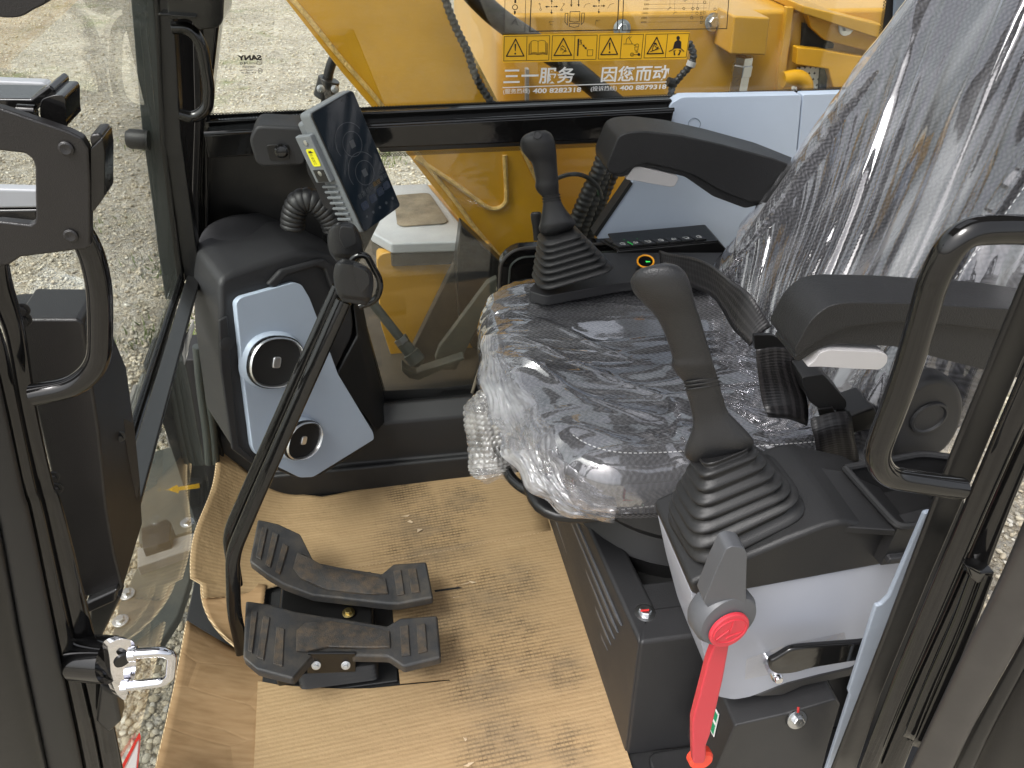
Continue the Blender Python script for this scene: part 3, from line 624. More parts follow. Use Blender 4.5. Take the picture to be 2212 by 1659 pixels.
MB().add(tri2, [(0, 1, 2, 3)]).build('triangle_face', decal_mat('white_film', (.8, .76, .78)), lf, smoothed=False)
for k, (x, w) in enumerate([(427, .0105), (440, .009)]):
    MB().tube(smooth(pts([(x, 748), (x+8, 840), (x+20, 930), (x+26, 1000)], Y=1.36), 5), w, 12).build('rubber_seal', gasket, lf)
part(MB().box((-.52, 1.372, -.12), (-.415, 1.47, .40)), 'pillar_foot', matte_black, .004)
# torn grey tape on the bar
tp = [at(x, y, Y=yy) + np.array([.004, 0, .004]) for x, y, yy in [(411, 697, 1.16), (414, 712, 1.15), (404, 745, 1.10), (397, 775, 1.05), (392, 795, 1.03), (387, 770, 1.05), (391, 742, 1.10), (400, 720, 1.13)]]
tag(MB().prism(tp, (.003, 0, .002)).build('torn_tape', raw_steel, bevel=.0008), 'torn grey tape stuck on the edge of the front window bar', 'tape')

# side sill and kick panel along the right wall
def zy(px, py, Y): return at(px, py, Y=Y)[2]
prof = [(1.452, zy(940, 856, 1.452)), (1.425, zy(940, 862, 1.425)), (1.405, zy(940, 884, 1.405)), (1.388, zy(940, 905, 1.388)), (1.383, zy(940, 925, 1.383)), (1.376, zy(940, 985, 1.376)), (1.36, zy(940, 995, 1.36)), (1.352, .012), (1.352, 0.0), (1.452, 0.0)]
part(MB().prism([(-.45, y, z) for y, z in prof], (1.5, 0, 0)), 'side_sill', black_plastic, .006)

# ================================================================== front console with vents
dc = thing('front_console', 'black front console with pale blue panel and two round air vents', 'console', at(640, 1000, Y=1.3))
PN = nrm([.62, -.76, .16]); PC = (at(650, 830, Y=1.27), PN)
print('panel', [np.round(at(*q, P=PC), 3) for q in [(501, 641), (658, 638), (668, 1025), (801, 940)]])
outer = pts([(474, 606), (500, 590), (640, 545), (690, 545), (742, 560), (760, 655), (766, 700), (764, 727), (722, 812), (770, 880), (815, 932), (800, 965), (690, 1034), (640, 1036), (560, 1004), (520, 985), (500, 965), (476, 780)], P=PC)
back = np.array([-.06, .11, .02])
MB().prism(rounded(outer, .012, 3), back).build('console_body', dark_plastic, dc, bevel=.010)
hood = pts([(470, 640), (490, 585), (545, 556), (600, 548), (690, 545), (742, 560), (756, 640), (700, 700), (480, 690)], P=(PC[0]+back*.35, PC[1]))
MB().prism(rounded(hood, .03, 4), np.array([-.05, .10, .05])).build('console_hood', dark_plastic, dc, bevel=.016, seg=4)
lip = pts([(570, 612), (600, 580), (676, 560), (694, 556), (712, 570), (735, 640), (720, 650), (694, 580), (676, 575), (612, 594), (590, 620)], P=PC)
MB().prism(lip, PN*.012).build('recess_lip', dark_plastic, dc, bevel=.005)
flank = [at(763, 660, P=PC), at(770, 727, P=PC), at(722, 815, P=PC), at(814, 934, P=PC), at(832, 915, Y=1.39), at(830, 870, Y=1.43), at(792, 740, Y=1.44), at(776, 640, Y=1.43)]
MB().prism(flank, (.0, .05, 0)).build('console_flank', black_plastic, dc, bevel=.006)
side = pts([(470, 690), (488, 680), (512, 960), (560, 1000), (545, 1004), (498, 968), (474, 800)], P=PC)
MB().prism(side, PN*.006).build('side_trim', dark_plastic, dc, bevel=.003)
MB().lathe(at(486, 741, P=PC)+PN*.004, PN, [(0, .0125), (.0035, .0125), (.004, .0115)], 24).build('round_cap', dark_plastic, dc)
bp2 = rounded(pts([(501, 650), (512, 639), (626, 607), (643, 612), (660, 640), (700, 745), (722, 805), (798, 930), (800, 945), (668, 1026), (640, 1027), (585, 1000), (545, 976), (537, 962), (516, 800)], P=PC), .006, 3)
panel = MB().prism(bp2, PN*.014).build('blue_panel', blue_plastic, dc, bevel=.007, seg=4)
PCv = (PC[0]+PN*.016, PN)
def vent(cx, cy, hw, hh, tilt, depth, lab):
    """oval outlet: sloped collar, chrome ring, dark bowl, inner frame, slats and a chrome tab"""
    c = at(cx, cy, P=PCv); e1 = nrm(at(cx+20, cy, P=PCv)-c); e2 = nrm(np.cross(PN, e1)); 
    if e2[2] < 0: e2 = -e2
    w, h = hw, hh; n = nrm(PN + tilt)
    e1 = nrm(e1 - n*np.dot(e1, n)); e2 = nrm(np.cross(n, e1)); e2 = e2 if e2[2] > 0 else -e2
    def ring(sx, sy, z, k=2.3): return [c + n*z + e1*sx*a_ + e2*sy*b_ for a_, b_ in se(40, k)]
    root = MB().rings([[c - PN*.004 + (q - c - n*0)*1.0 for q in ring(w*1.16, h*1.16, -.002)], ring(w*1.06, h*1.05, depth*.8), ring(w*1.02, h*1.02, depth)], cap=False).build('air_vent', blue_plastic, dc)
    if lab: root['label'] = lab
    d = depth
    MB().rings([ring(w*1.03, h*1.03, d-.004), ring(w*1.03, h*1.03, d+.004), ring(w*1.0, h*1.0, d+.006), ring(w*.95, h*.95, d+.005), ring(w*.92, h*.92, d)], cap=False).build('black_rim', gloss_black, root)
    MB().rings([ring(w*.99, h*.99, d+.003), ring(w*.98, h*.98, d+.008), ring(w*.95, h*.95, d+.0105), ring(w*.915, h*.915, d+.008), ring(w*.90, h*.90, d-.002)], cap=False).build('chrome_ring', bright_ring, root)
    MB().rings([ring(w*.91, h*.91, d+.002), ring(w*.82, h*.82, d-.012), ring(w*.74, h*.74, d-.02), ring(w*.2, h*.2, d-.024)]).build('bowl', matte_black, root)
    MB().rings([ring(w*.56, h*.60, d-.004, 3), ring(w*.535, h*.575, d-.003, 3), ring(w*.535, h*.575, d-.016, 3), ring(w*.56, h*.60, d-.016, 3)], cap=False, closed=True).build('inner_frame', grey_plastic, root)
    for k in (-.3, 0, .3):
        ww = .52 if k else .80
        MB().prism([c + n*(d-.014) + e1*w*ww*s1 + e2*h*(k+s2*.018) for s1, s2 in ((-1, -1), (1, -1), (1, 1), (-1, 1))], n*.009).build('slat', black_plastic, root)
    q = [c + n*(d-.006) + e1*w*.15*a_ + e2*h*.22*b_ for a_, b_ in se(24, 4)]
    MB().prism(q, n*.012).build('tab', bright_ring, root, bevel=.002)
vent(590, 779, .057, .050, np.array([.0, -.05, .0]), .009, 'upper round air vent')
vent(643, 946, .050, .040, np.array([.30, -.0, -.10]), .013, 'lower round air vent')
# white tie and cables at the pillar
tag(MB().tube(smooth(pts([(470, 640), (478, 612), (486, 592), (505, 578)], Y=1.385), 6), .008, 10).build('cable_loom', rubber), 'thin black cable loom between the pillar and the console', 'cable')
tag(MB().prism(pts([(467, 570), (473, 567), (484, 580), (480, 584)], Y=1.37), (0, .004, 0)).build('cable_tie', light_grey, bevel=.001), 'small white cable tie end by the front pillar', 'cable tie')
# ribbed duct
dp = smooth(pts([(632, 492), (634, 465), (646, 438), (668, 432), (690, 444), (712, 468), (722, 492)], Y=1.34), 14)
dl = np.cumsum([0]+[np.linalg.norm(dp[i+1]-dp[i]) for i in range(len(dp)-1)]); ss = np.linspace(0, dl[-1], 260)
dq = np.stack([np.interp(ss, dl, [p[j] for p in dp]) for j in range(3)], 1)
tag(MB().tube(list(dq), list(.0205*(1+.10*np.abs(np.sin(ss/.0092*math.pi))**.6)), 18).build('ribbed_duct', rubber), 'ribbed black plastic duct bending behind the tablet display', 'duct')

# ================================================================== tablet display and its arm
mo = thing('tablet_display', 'tall grey tablet display leaning beside the right front pillar', 'display', at(767, 350, Y=1.22))
MN = nrm([.66, -.70, .27]); MP = (at(767, 350, Y=1.20), MN)
sc4 = pts([(666, 237), (763, 198), (869, 448), (783, 503)], P=MP)
print('tablet', [np.round(np.linalg.norm(sc4[i]-sc4[(i+1) % 4]), 3) for i in range(4)], np.round(sc4, 3))
c4 = sum(sc4)/4
# regularise to a rectangle of the same place and lean
ev = nrm((sc4[1]+sc4[0])/2 - (sc4[2]+sc4[3])/2); eh = nrm(np.cross(ev, MN)); 
if np.dot(eh, sc4[1]-sc4[0]) < 0: eh = -eh
def mpt(u, v, w=0): return c4 + eh*u + ev*v + MN*w
hw = (np.linalg.norm(sc4[1]-sc4[0])+np.linalg.norm(sc4[2]-sc4[3]))/4; hh = (np.linalg.norm(sc4[0]-sc4[3])+np.linalg.norm(sc4[1]-sc4[2]))/4
rr = lambda u, v, w, r: rounded([mpt(-u, -v, w), mpt(u, -v, w), mpt(u, v, w), mpt(-u, v, w)], r, 5)
MB().prism(rr(hw, hh, -.028, .008), MN*.026).build('tablet_body', grey_plastic, mo, bevel=.004)
MB().prism(rr(hw*.97, hh*.985, -.002, .007), MN*.003).build('front_bezel', satin_black, mo, bevel=.001)
def screen_mat():
    m, nt, b = nodes('dim_lcd_screen'); b.inputs['Base Color'].default_value = (.006, .009, .011, 1); b.inputs['Roughness'].default_value = .06
    b.inputs['Emission Color'].default_value = (.02, .05, .10, 1); b.inputs['Emission Strength'].default_value = .03; b.inputs['Specular IOR Level'].default_value = .14; return m
MB().prism(rr(hw*.93, hh*.97, .001, .005), MN*.0012).build('screen', screen_mat(), mo)
ui = pmat('dim_display_graphics', (.06, .066, .07), .4, var=.05); ui2 = pmat('dim_blue_buttons', (.008, .018, .04), .3, var=.05); uo = pmat('dim_amber_graphics', (.16, .10, .02), .4, var=.05)
def ringarc(u, v, r, a0, a1, w, nm, mt):
    an = np.linspace(math.radians(a0), math.radians(a1), 40); mb = MB()
    G = [[mpt(u+rr_*math.cos(t), v+rr_*math.sin(t), .0026) for rr_ in (r-w, r+w)] for t in an]; mb.grid(G); return mb.build(nm, mt, mo, smoothed=False)
sU, sV = hw, hh
for v0 in (.30, -.18):
    ringarc(.05*sU, v0*sV, .40*sU, 0, 360, .0005, 'gauge_ring', ui); ringarc(.0, v0*sV+.004, .62*sU, 20, 200, .0005, 'gauge_arc', ui)
    MB().prism([mpt(.05*sU+a_*.10*sU, v0*sV+b_*.12*sU, .0024) for a_, b_ in ((-1, -1), (1, -1), (1, 1), (-1, 1))], MN*.0003).build('gauge_icon', ui, mo)
for i, (u, v) in enumerate([(-.5, -.62), (-.05, -.60), (.35, -.575), (.70, -.55)]):
    MB().prism(rounded([mpt(u*sU+a_*.15*sU, v*sV+b_*.13*sU, .0022) for a_, b_ in ((-1, -1), (1, -1), (1, 1), (-1, 1))], .003), MN*.0004).build('screen_button', ui2, mo)
text('A/C', mpt(.25*sU, -.60*sV, .0028), eh, ev, .0085, ui, 'screen_letters', mo, lift=.0002)
for i, (u, v, r) in enumerate([(-.5, -.62, .05), (-.05, -.60, .06), (.70, -.55, .06)]): ringarc(u*sU, v*sV, r*sU*1.3, 110, 430 if i < 2 else 400, .0005, 'button_symbol', ui)
for i, (t, u, c_) in enumerate([('普通', -.62, ui), ('精细', -.22, ui), ('高效', .16, uo), ('破碎', .54, ui)]): text(t, mpt(u*sU, -.46*sV + u*.004, .0026), eh, ev, .009, c_, 'screen_letters', mo, lift=.0002)
text('A/S', mpt(.62*sU, -.33*sV, .0026), eh, ev, .007, ui, 'screen_letters', mo, lift=.0002)
for i, u in enumerate((-.62, -.28, .06, .40, .74)):
    sh = [(-1, 0), (.8, .9), (.8, -.9)] if i == 0 else [(math.cos(t), math.sin(t)) for t in np.linspace(0, 6.28, 4 + i*2, endpoint=False)]
    MB().prism([mpt(u*sU+a_*.05*sU, -.79*sV+b_*.05*sU, .0022) for a_, b_ in sh], MN*.0004).build('screen_icon', ui, mo)
for u in (.35, .62): MB().lathe(mpt(u*sU, .93*sV, .0022), MN, [(0, .0014), (.0004, .0014)], 12).build('sensor_hole', matte_black, mo)
# side housing on the left edge
hs_ = [mpt(-hw*1.0, hh*.93, -.028), mpt(-hw*1.0, -hh*.80, -.028)]
MB().prism([mpt(-hw*.98, hh*.70, -.010), mpt(-hw*.98, -hh*.06, -.010), mpt(-hw*.98, -hh*.06, -.048), mpt(-hw*.98, hh*.70, -.048)], -eh*.010).build('port_housing', grey_plastic, mo, bevel=.002)
MB().prism([mpt(-hw*.9, hh*.86, -.026), mpt(hw*.9, hh*.86, -.026), mpt(hw*.9, -hh*.7, -.026), mpt(-hw*.9, -hh*.7, -.026)], -MN*.024).build('rear_housing', grey_plastic, mo, bevel=.006)
for k in range(7):
    v = -hh*(.14 + .095*k)
    MB().prism([mpt(-hw*.99, v, -.012), mpt(-hw*.99, v-hh*.04, -.012), mpt(-hw*.99, v-hh*.04, -.046), mpt(-hw*.99, v, -.046)], -eh*.004).build('cooling_fin', grey_plastic, mo, bevel=.001)
XE = -hw*.98
def spt(v, w, k=0): return mpt(XE, v, w) - eh*(.0105+k)
MB().prism(rounded([spt(hh*.50, -.014), spt(hh*.22, -.014), spt(hh*.22, -.034), spt(hh*.50, -.034)], .004), -eh*.0006).build('yellow_label', yellow_tag, mo)
for k, ch in enumerate('禁止拆卸'): 
    text(ch, spt(hh*(.405-.052*k), -.030, .0008), MN, ev, .0085, ink, 'label_letters', mo, lift=-.0002)
tv = [spt(hh*.475, -.024, .0009), spt(hh*.44, -.0175, .0009), spt(hh*.44, -.0305, .0009)]
MB().prism(tv, -eh*.0002).build('label_triangle', ink, mo)
for v in (.60, .10): MB().lathe(spt(hh*v, -.026, -.0005), -eh, [(0, .0042), (.0015, .0042), (.002, .002)], 14).build('screw', steel, mo)
MB().prism([spt(hh*.16, -.014, -.001), spt(-hh*.04, -.014, -.001), spt(-hh*.04, -.040, -.001), spt(hh*.16, -.040, -.001)], -eh*.0014).build('port_cover', satin_black, mo, bevel=.0005)
arm = thing('display_arm', 'dark grey plastic mount arm with a recessed knob behind the tablet', 'mount', at(590, 320, Y=1.36))
MB().prism(rounded(pts([(537, 302), (553, 271), (650, 275), (668, 300), (660, 358), (566, 362), (552, 352)], Y=1.31), .010), (0, .07, 0)).build('mount_body', dark_plastic, arm, bevel=.008)
MB().prism(rounded(pts([(575, 313), (625, 312), (626, 346), (582, 347)], Y=1.3085), .006), (0, .003, 0)).build('recess', satin_black, arm, bevel=.001)
MB().lathe(at(608, 325, Y=1.309), (0.1, -1, .2), [(0, .0115), (.008, .0115), (.012, .008), (.0125, .003)], 20).build('knob', gloss_black, arm)
MB().prism(rounded(pts([(655, 290), (672, 300), (690, 372), (715, 420), (725, 455), (700, 450), (680, 400), (664, 372)], Y=1.27), .008), (0, .03, 0)).build('bracket', dark_plastic, arm, bevel=.006)

# ================================================================== cardboard on the floor
def card_mat():
    m, nt, b = nodes('stained_corrugated_cardboard')
    tc = N(nt, 'ShaderNodeTexCoord'); oc = tc.outputs['Object']
    warp = N(nt, 'ShaderNodeTexNoise', Scale=5.0, Detail=3.0); L(nt, oc, warp.inputs['Vector'])
    wm = N(nt, 'ShaderNodeMix', _data_type='RGBA'); wm.inputs[0].default_value = .005; L(nt, oc, wm.inputs[6]); L(nt, warp.outputs['Color'], wm.inputs[7])
    rot = N(nt, 'ShaderNodeMapping'); rot.inputs['Rotation'].default_value = (0, 0, math.radians(-4)); L(nt, wm.outputs[2], rot.inputs[0])
    w1 = N(nt, 'ShaderNodeTexWave', _bands_direction='Y', Scale=40.0, Distortion=.8, Detail=2.0); w1.inputs['Detail Scale'].default_value = 2.0; L(nt, rot.outputs[0], w1.inputs['Vector'])
    w2 = N(nt, 'ShaderNodeTexWave', _bands_direction='X', Scale=44.0, Distortion=1.6, Detail=2.0); L(nt, rot.outputs[0], w2.inputs['Vector'])
    big = N(nt, 'ShaderNodeTexNoise', Scale=3.0, Detail=8.0, Roughness=.66); L(nt, oc, big.inputs['Vector'])
    fine = N(nt, 'ShaderNodeTexNoise', Scale=48.0, Detail=7.0, Roughness=.7); L(nt, oc, fine.inputs['Vector'])
    stretch = N(nt, 'ShaderNodeMapping'); stretch.inputs['Scale'].default_value = (9, 130, 60); L(nt, rot.outputs[0], stretch.inputs[0])
    fib = N(nt, 'ShaderNodeTexNoise', Scale=1.0, Detail=5.0); L(nt, stretch.outputs[0], fib.inputs['Vector'])
    base = ramp(nt, fib.outputs[0], [(.2, (.335, .224, .114)), (.5, (.375, .254, .132)), (.8, (.41, .282, .150))])
    # grid of dirt pressed into the flutes where boots stood
    sepc = N(nt, 'ShaderNodeSeparateXYZ'); L(nt, oc, sepc.inputs[0]); flat_ = N(nt, 'ShaderNodeCombineXYZ'); L(nt, sepc.outputs[0], flat_.inputs[0]); L(nt, sepc.outputs[1], flat_.inputs[1])
    acc = None
    for (px, py), rad in [((930, 1160), .17), ((1040, 1280), .13), ((1120, 1250), .10), ((930, 1370), .13), ((1130, 1400), .13), ((1040, 1460), .12), ((1210, 1440), .08), ((1080, 1620), .12), ((1230, 1610), .07), ((1010, 1080), .10), ((880, 1060), .08)]:
        c = at(px, py, Z=.013); dv_ = N(nt, 'ShaderNodeVectorMath', _operation='DISTANCE'); L(nt, flat_.outputs[0], dv_.inputs[0]); dv_.inputs[1].default_value = (c[0], c[1], 0)
        mr_ = N(nt, 'ShaderNodeMapRange', _interpolation_type='SMOOTHSTEP'); L(nt, dv_.outputs['Value'], mr_.inputs[0]); mr_.inputs[1].default_value = rad; mr_.inputs[2].default_value = 0; mr_.inputs[4].default_value = .42
        if acc is None: acc = mr_.outputs[0]
        else:
            ad = N(nt, 'ShaderNodeMath', _operation='MAXIMUM'); L(nt, acc, ad.inputs[0]); L(nt, mr_.outputs[0], ad.inputs[1]); acc = ad.outputs[0]
    sumn = N(nt, 'ShaderNodeMath', _operation='ADD'); L(nt, acc, sumn.inputs[0]); L(nt, big.outputs[0], sumn.inputs[1])
    area = N(nt, 'ShaderNodeMapRange'); L(nt, sumn.outputs[0], area.inputs[0]); area.inputs[1].default_value = .55; area.inputs[2].default_value = .78
    g1 = N(nt, 'ShaderNodeMapRange'); L(nt, w1.outputs[0], g1.inputs[0]); g1.inputs[1].default_value = .62; g1.inputs[2].default_value = .2
    g2 = N(nt, 'ShaderNodeMapRange'); L(nt, w2.outputs[0], g2.inputs[0]); g2.inputs[1].default_value = .24; g2.inputs[2].default_value = .05; g2.inputs[4].default_value = .6
    gm = N(nt, 'ShaderNodeMath', _operation='MAXIMUM'); L(nt, g1.outputs[0], gm.inputs[0]); L(nt, g2.outputs[0], gm.inputs[1])
    fm = N(nt, 'ShaderNodeMapRange'); L(nt, fine.outputs[0], fm.inputs[0]); fm.inputs[1].default_value = .35; fm.inputs[2].default_value = .65
    d1 = N(nt, 'ShaderNodeMath', _operation='MULTIPLY'); L(nt, gm.outputs[0], d1.inputs[0]); L(nt, area.outputs[0], d1.inputs[1])
    d2 = N(nt, 'ShaderNodeMath', _operation='MULTIPLY'); L(nt, d1.outputs[0], d2.inputs[0]); L(nt, fm.outputs[0], d2.inputs[1])
    d3 = N(nt, 'ShaderNodeMath', _operation='MULTIPLY'); L(nt, d2.outputs[0], d3.inputs[0]); d3.inputs[1].default_value = 1.0
    rb = N(nt, 'ShaderNodeMapRange'); L(nt, w1.outputs[0], rb.inputs[0]); rb.inputs[3].default_value = .90; rb.inputs[4].default_value = 1.04
    bm_ = N(nt, 'ShaderNodeMix', _data_type='RGBA', _blend_type='MULTIPLY'); bm_.inputs[0].default_value = 1; L(nt, base, bm_.inputs[6]); L(nt, rb.outputs[0], bm_.inputs[7])
    x1 = N(nt, 'ShaderNodeMix', _data_type='RGBA'); L(nt, d3.outputs[0], x1.inputs[0]); L(nt, bm_.outputs[2], x1.inputs[6]); x1.inputs[7].default_value = (.095, .062, .032, 1)
    sm = N(nt, 'ShaderNodeTexNoise', Scale=7.0, Detail=10.0, Roughness=.68); ofs = N(nt, 'ShaderNodeMapping'); ofs.inputs['Scale'].default_value = (.7, 2.0, 1); ofs.inputs['Location'].default_value = (3.1, 1.7, 0); L(nt, oc, ofs.inputs[0]); L(nt, ofs.outputs[0], sm.inputs['Vector'])
    sr0 = N(nt, 'ShaderNodeMapRange'); L(nt, sm.outputs[0], sr0.inputs[0]); sr0.inputs[1].default_value = .44; sr0.inputs[2].default_value = .60
    sr1 = N(nt, 'ShaderNodeMath', _operation='MULTIPLY'); L(nt, acc, sr1.inputs[0]); sr1.inputs[1].default_value = 2.4
    sr2 = N(nt, 'ShaderNodeMath', _operation='MULTIPLY_ADD'); L(nt, sr0.outputs[0], sr2.inputs[0]); L(nt, sr1.outputs[0], sr2.inputs[1])
    fz = N(nt, 'ShaderNodeMath', _operation='MULTIPLY'); L(nt, fm.outputs[0], fz.inputs[0]); fz.inputs[1].default_value = .10; L(nt, fz.outputs[0], sr2.inputs[2])
    sr = N(nt, 'ShaderNodeMath', _operation='MULTIPLY', _use_clamp=True); L(nt, sr2.outputs[0], sr.inputs[0]); sr.inputs[1].default_value = .62
    x2 = N(nt, 'ShaderNodeMix', _data_type='RGBA'); L(nt, sr.outputs[0], x2.inputs[0]); L(nt, x1.outputs[2], x2.inputs[6]); x2.inputs[7].default_value = (.185, .138, .088, 1)
    L(nt, x2.outputs[2], b.inputs['Base Color']); b.inputs['Roughness'].default_value = .72; b.inputs['Specular IOR Level'].default_value = .3
    hh_ = N(nt, 'ShaderNodeMath', _operation='ADD'); L(nt, w1.outputs[0], hh_.inputs[0])
    f2 = N(nt, 'ShaderNodeMath', _operation='MULTIPLY'); L(nt, fine.outputs[0], f2.inputs[0]); f2.inputs[1].default_value = 1.2; L(nt, f2.outputs[0], hh_.inputs[1])
    bp = N(nt, 'ShaderNodeBump', Strength=.22, Distance=.0012); L(nt, hh_.outputs[0], bp.inputs['Height'])
    lw = N(nt, 'ShaderNodeBump', Strength=.5, Distance=.02); L(nt, big.outputs[0], lw.inputs['Height']); L(nt, bp.outputs[0], lw.inputs['Normal']); L(nt, lw.outputs[0], b.inputs['Normal'])
    return m
card = card_mat()
def flap_mat():
    m, nt, b = nodes('clean_brown_cardboard'); tc = N(nt, 'ShaderNodeTexCoord'); oc = tc.outputs['Object']
    st = N(nt, 'ShaderNodeMapping'); st.inputs['Rotation'].default_value = (0, 0, math.radians(-8)); st.inputs['Scale'].default_value = (7, 90, 40); L(nt, oc, st.inputs[0])
    fib = N(nt, 'ShaderNodeTexNoise', Scale=1.0, Detail=4.0); L(nt, st.outputs[0], fib.inputs['Vector'])
    L(nt, ramp(nt, fib.outputs[0], [(.25, (.30, .185, .09)), (.5, (.37, .235, .12)), (.75, (.42, .275, .145))]), b.inputs['Base Color'])
    cr = N(nt, 'ShaderNodeTexVoronoi', _feature='DISTANCE_TO_EDGE', Scale=7.0); dm = N(nt, 'ShaderNodeMapping'); dm.inputs['Rotation'].default_value = (0, 0, .5); dm.inputs['Scale'].default_value = (1, 2.6, 1); L(nt, oc, dm.inputs[0]); L(nt, dm.outputs[0], cr.inputs['Vector'])
    cm = N(nt, 'ShaderNodeMapRange'); L(nt, cr.outputs[0], cm.inputs[0]); cm.inputs[2].default_value = .05
    w = N(nt, 'ShaderNodeTexWave', _bands_direction='Y', Scale=29.0, Distortion=.4); L(nt, oc, w.inputs['Vector'])
    b1 = N(nt, 'ShaderNodeBump', Strength=.14, Distance=.001); L(nt, w.outputs[0], b1.inputs['Height'])
    b2 = N(nt, 'ShaderNodeBump', Strength=.16, Distance=.004); L(nt, cm.outputs[0], b2.inputs['Height']); L(nt, b1.outputs[0], b2.inputs['Normal']); L(nt, b2.outputs[0], b.inputs['Normal'])
    b.inputs['Roughness'].default_value = .75; b.inputs['Specular IOR Level'].default_value = .25; return m
card_flap = flap_mat()
def edge_mat():
    m, nt, b = nodes('cardboard_cut_edge'); tc = N(nt, 'ShaderNodeTexCoord'); w = N(nt, 'ShaderNodeTexWave', _bands_direction='DIAGONAL', Scale=70.0, Distortion=3.0); L(nt, tc.outputs['Object'], w.inputs['Vector'])
    L(nt, ramp(nt, w.outputs[0], [(.2, (.22, .14, .07)), (.7, (.62, .47, .28))]), b.inputs['Base Color']); b.inputs['Roughness'].default_value = .8; return m
card_edge = edge_mat()
TH = .005
def sheet(name, G, label, cat='cardboard', mat=None):
    """curled sheet with thickness from a grid of points"""
    mb = MB(); mb.grid(G); o = mb.build(name, mat or card_flap)
    if sum(p.normal.z for p in o.data.polygons) < 0: o.data.flip_normals()
    o.data.materials.append(card_edge)
    so_ = o.modifiers.new('thickness', 'SOLIDIFY'); so_.thickness = TH; so_.offset = -1; so_.material_offset_rim = 1
    return tag(o, label, cat)
ZC = .010
def fpt(px, py, z=ZC): return at(px, py, Z=z)
jx = -.255
ZC = .013
c_main = [fpt(1176, 1068), fpt(1250, 1300), fpt(1366, 1659), fpt(1380, 1705), fpt(546, 1705), fpt(551, 1600), fpt(557, 1471),
          fpt(600, 1479), fpt(660, 1484), fpt(740, 1488), fpt(800, 1487), fpt(850, 1482), fpt(900, 1477), fpt(975, 1470), fpt(970, 1467), fpt(900, 1473), fpt(864, 1477), fpt(856, 1400), fpt(847, 1312), fpt(848, 1262),
          fpt(700, 1240), fpt(640, 1205), fpt(606, 1150), fpt(594, 1110), fpt(660, 1136), fpt(735, 1160), fpt(800, 1168), fpt(900, 1166), fpt(1020, 1140), fpt(1100, 1104)]
mb = MB(); mb.prism(c_main, (0, 0, -.0022)); main_c = mb.build('cardboard_sheet', card, None, smoothed=False)
tag(main_c, 'large stained cardboard sheet covering the cab floor right of the pedals', 'cardboard')
# far sheet, lying along the sill and curling up at the front, one grid
G = []
yfar = lambda x: 1.352 + .02*math.sin(x*7+1)
for i in range(30):
    t = i/29.0; row = []
    ze = .165 - .105*t - .02*math.sin(t*6); xe = -.438 + .012*math.sin(t*5+1) + (.02 if t > .93 else 0)
    for x in np.linspace(.30, jx, 14)[:-1]:
        y = yfar(x)*(1-t) + (1.10 + .10*(x-jx))*t
        row.append((x, y, 0.0106 + .004*math.sin(x*9)*(1-t)))
    for s in np.linspace(0, 1, 22):
        x = jx + (xe - jx)*(s**.92); y = (1.352 + .05*s**2)*(1-t) + 1.06*t
        row.append((x, y - .025*s*t + .04*t*(1-s), 0.0106 + (ze-0.0106)*s**1.9 + .003*s*math.sin(s*5 + t*7)))
    G.append(row)
sheet('cardboard_sheet', G, 'far cardboard sheet along the side sill, curling up below the blue panel', mat=card)
G = []
for i, y in enumerate(np.linspace(1.085, .90, 12)):
    t = i/11; row = []
    for s in np.linspace(0, 1, 14):
        x = -.315 + (-.436 + .085*t**2.5 + .315)*s; z = .009 + .014*(1-s) + (.055-.02*t)*s**1.5
        row.append((x, y + .03*s, z))
    G.append(row)
sheet('cardboard_flap', G, 'small pointed cardboard corner in front of the black pedals')
G = []
for i, y in enumerate(np.linspace(.945, .56, 22)):
    t = i/21; row = []
    for s in np.linspace(0, 1, 18):
        xr = -.262 if t > .25 else -.262 - (.25-t)*.30
        x = xr + (-.435 - xr)*s; z = -.004 + .092*s**1.5 + .004*s*math.sin(t*6+s*3)
        row.append((x, y + (.02*s if t < .1 else 0), z))
    G.append(row)
sheet('cardboard_flap', G, 'creased cardboard flap standing up at the lower front edge of the floor')
# torn bits of paper
mb = MB()
for px, py in [(1010, 1262), (1022, 1258), (985, 1290), (870, 1115), (880, 1130), (905, 1145), (1002, 1600), (1010, 1650), (1140, 1240)]:
    c = fpt(px, py, .0135)
    mb.add([c + np.array([RNG.normal(0, .008), RNG.normal(0, .004), abs(RNG.normal(0, .002))]) for _ in range(4)], [(0, 1, 2), (0, 2, 3)])
tag(mb.build('paper_shreds', pmat('torn_paper', (.50, .38, .25), .8), smoothed=False), 'tiny torn paper shreds on the stained cardboard sheet', None, kind='stuff')
tag(MB().prism(pts([(938, 1275), (990, 1268), (1000, 1270), (940, 1279)], Z=.0115), (0, 0, .0004)).build('tear', matte_black), 'dark tear in the cardboard at the rear end of the far pedal', 'tear')

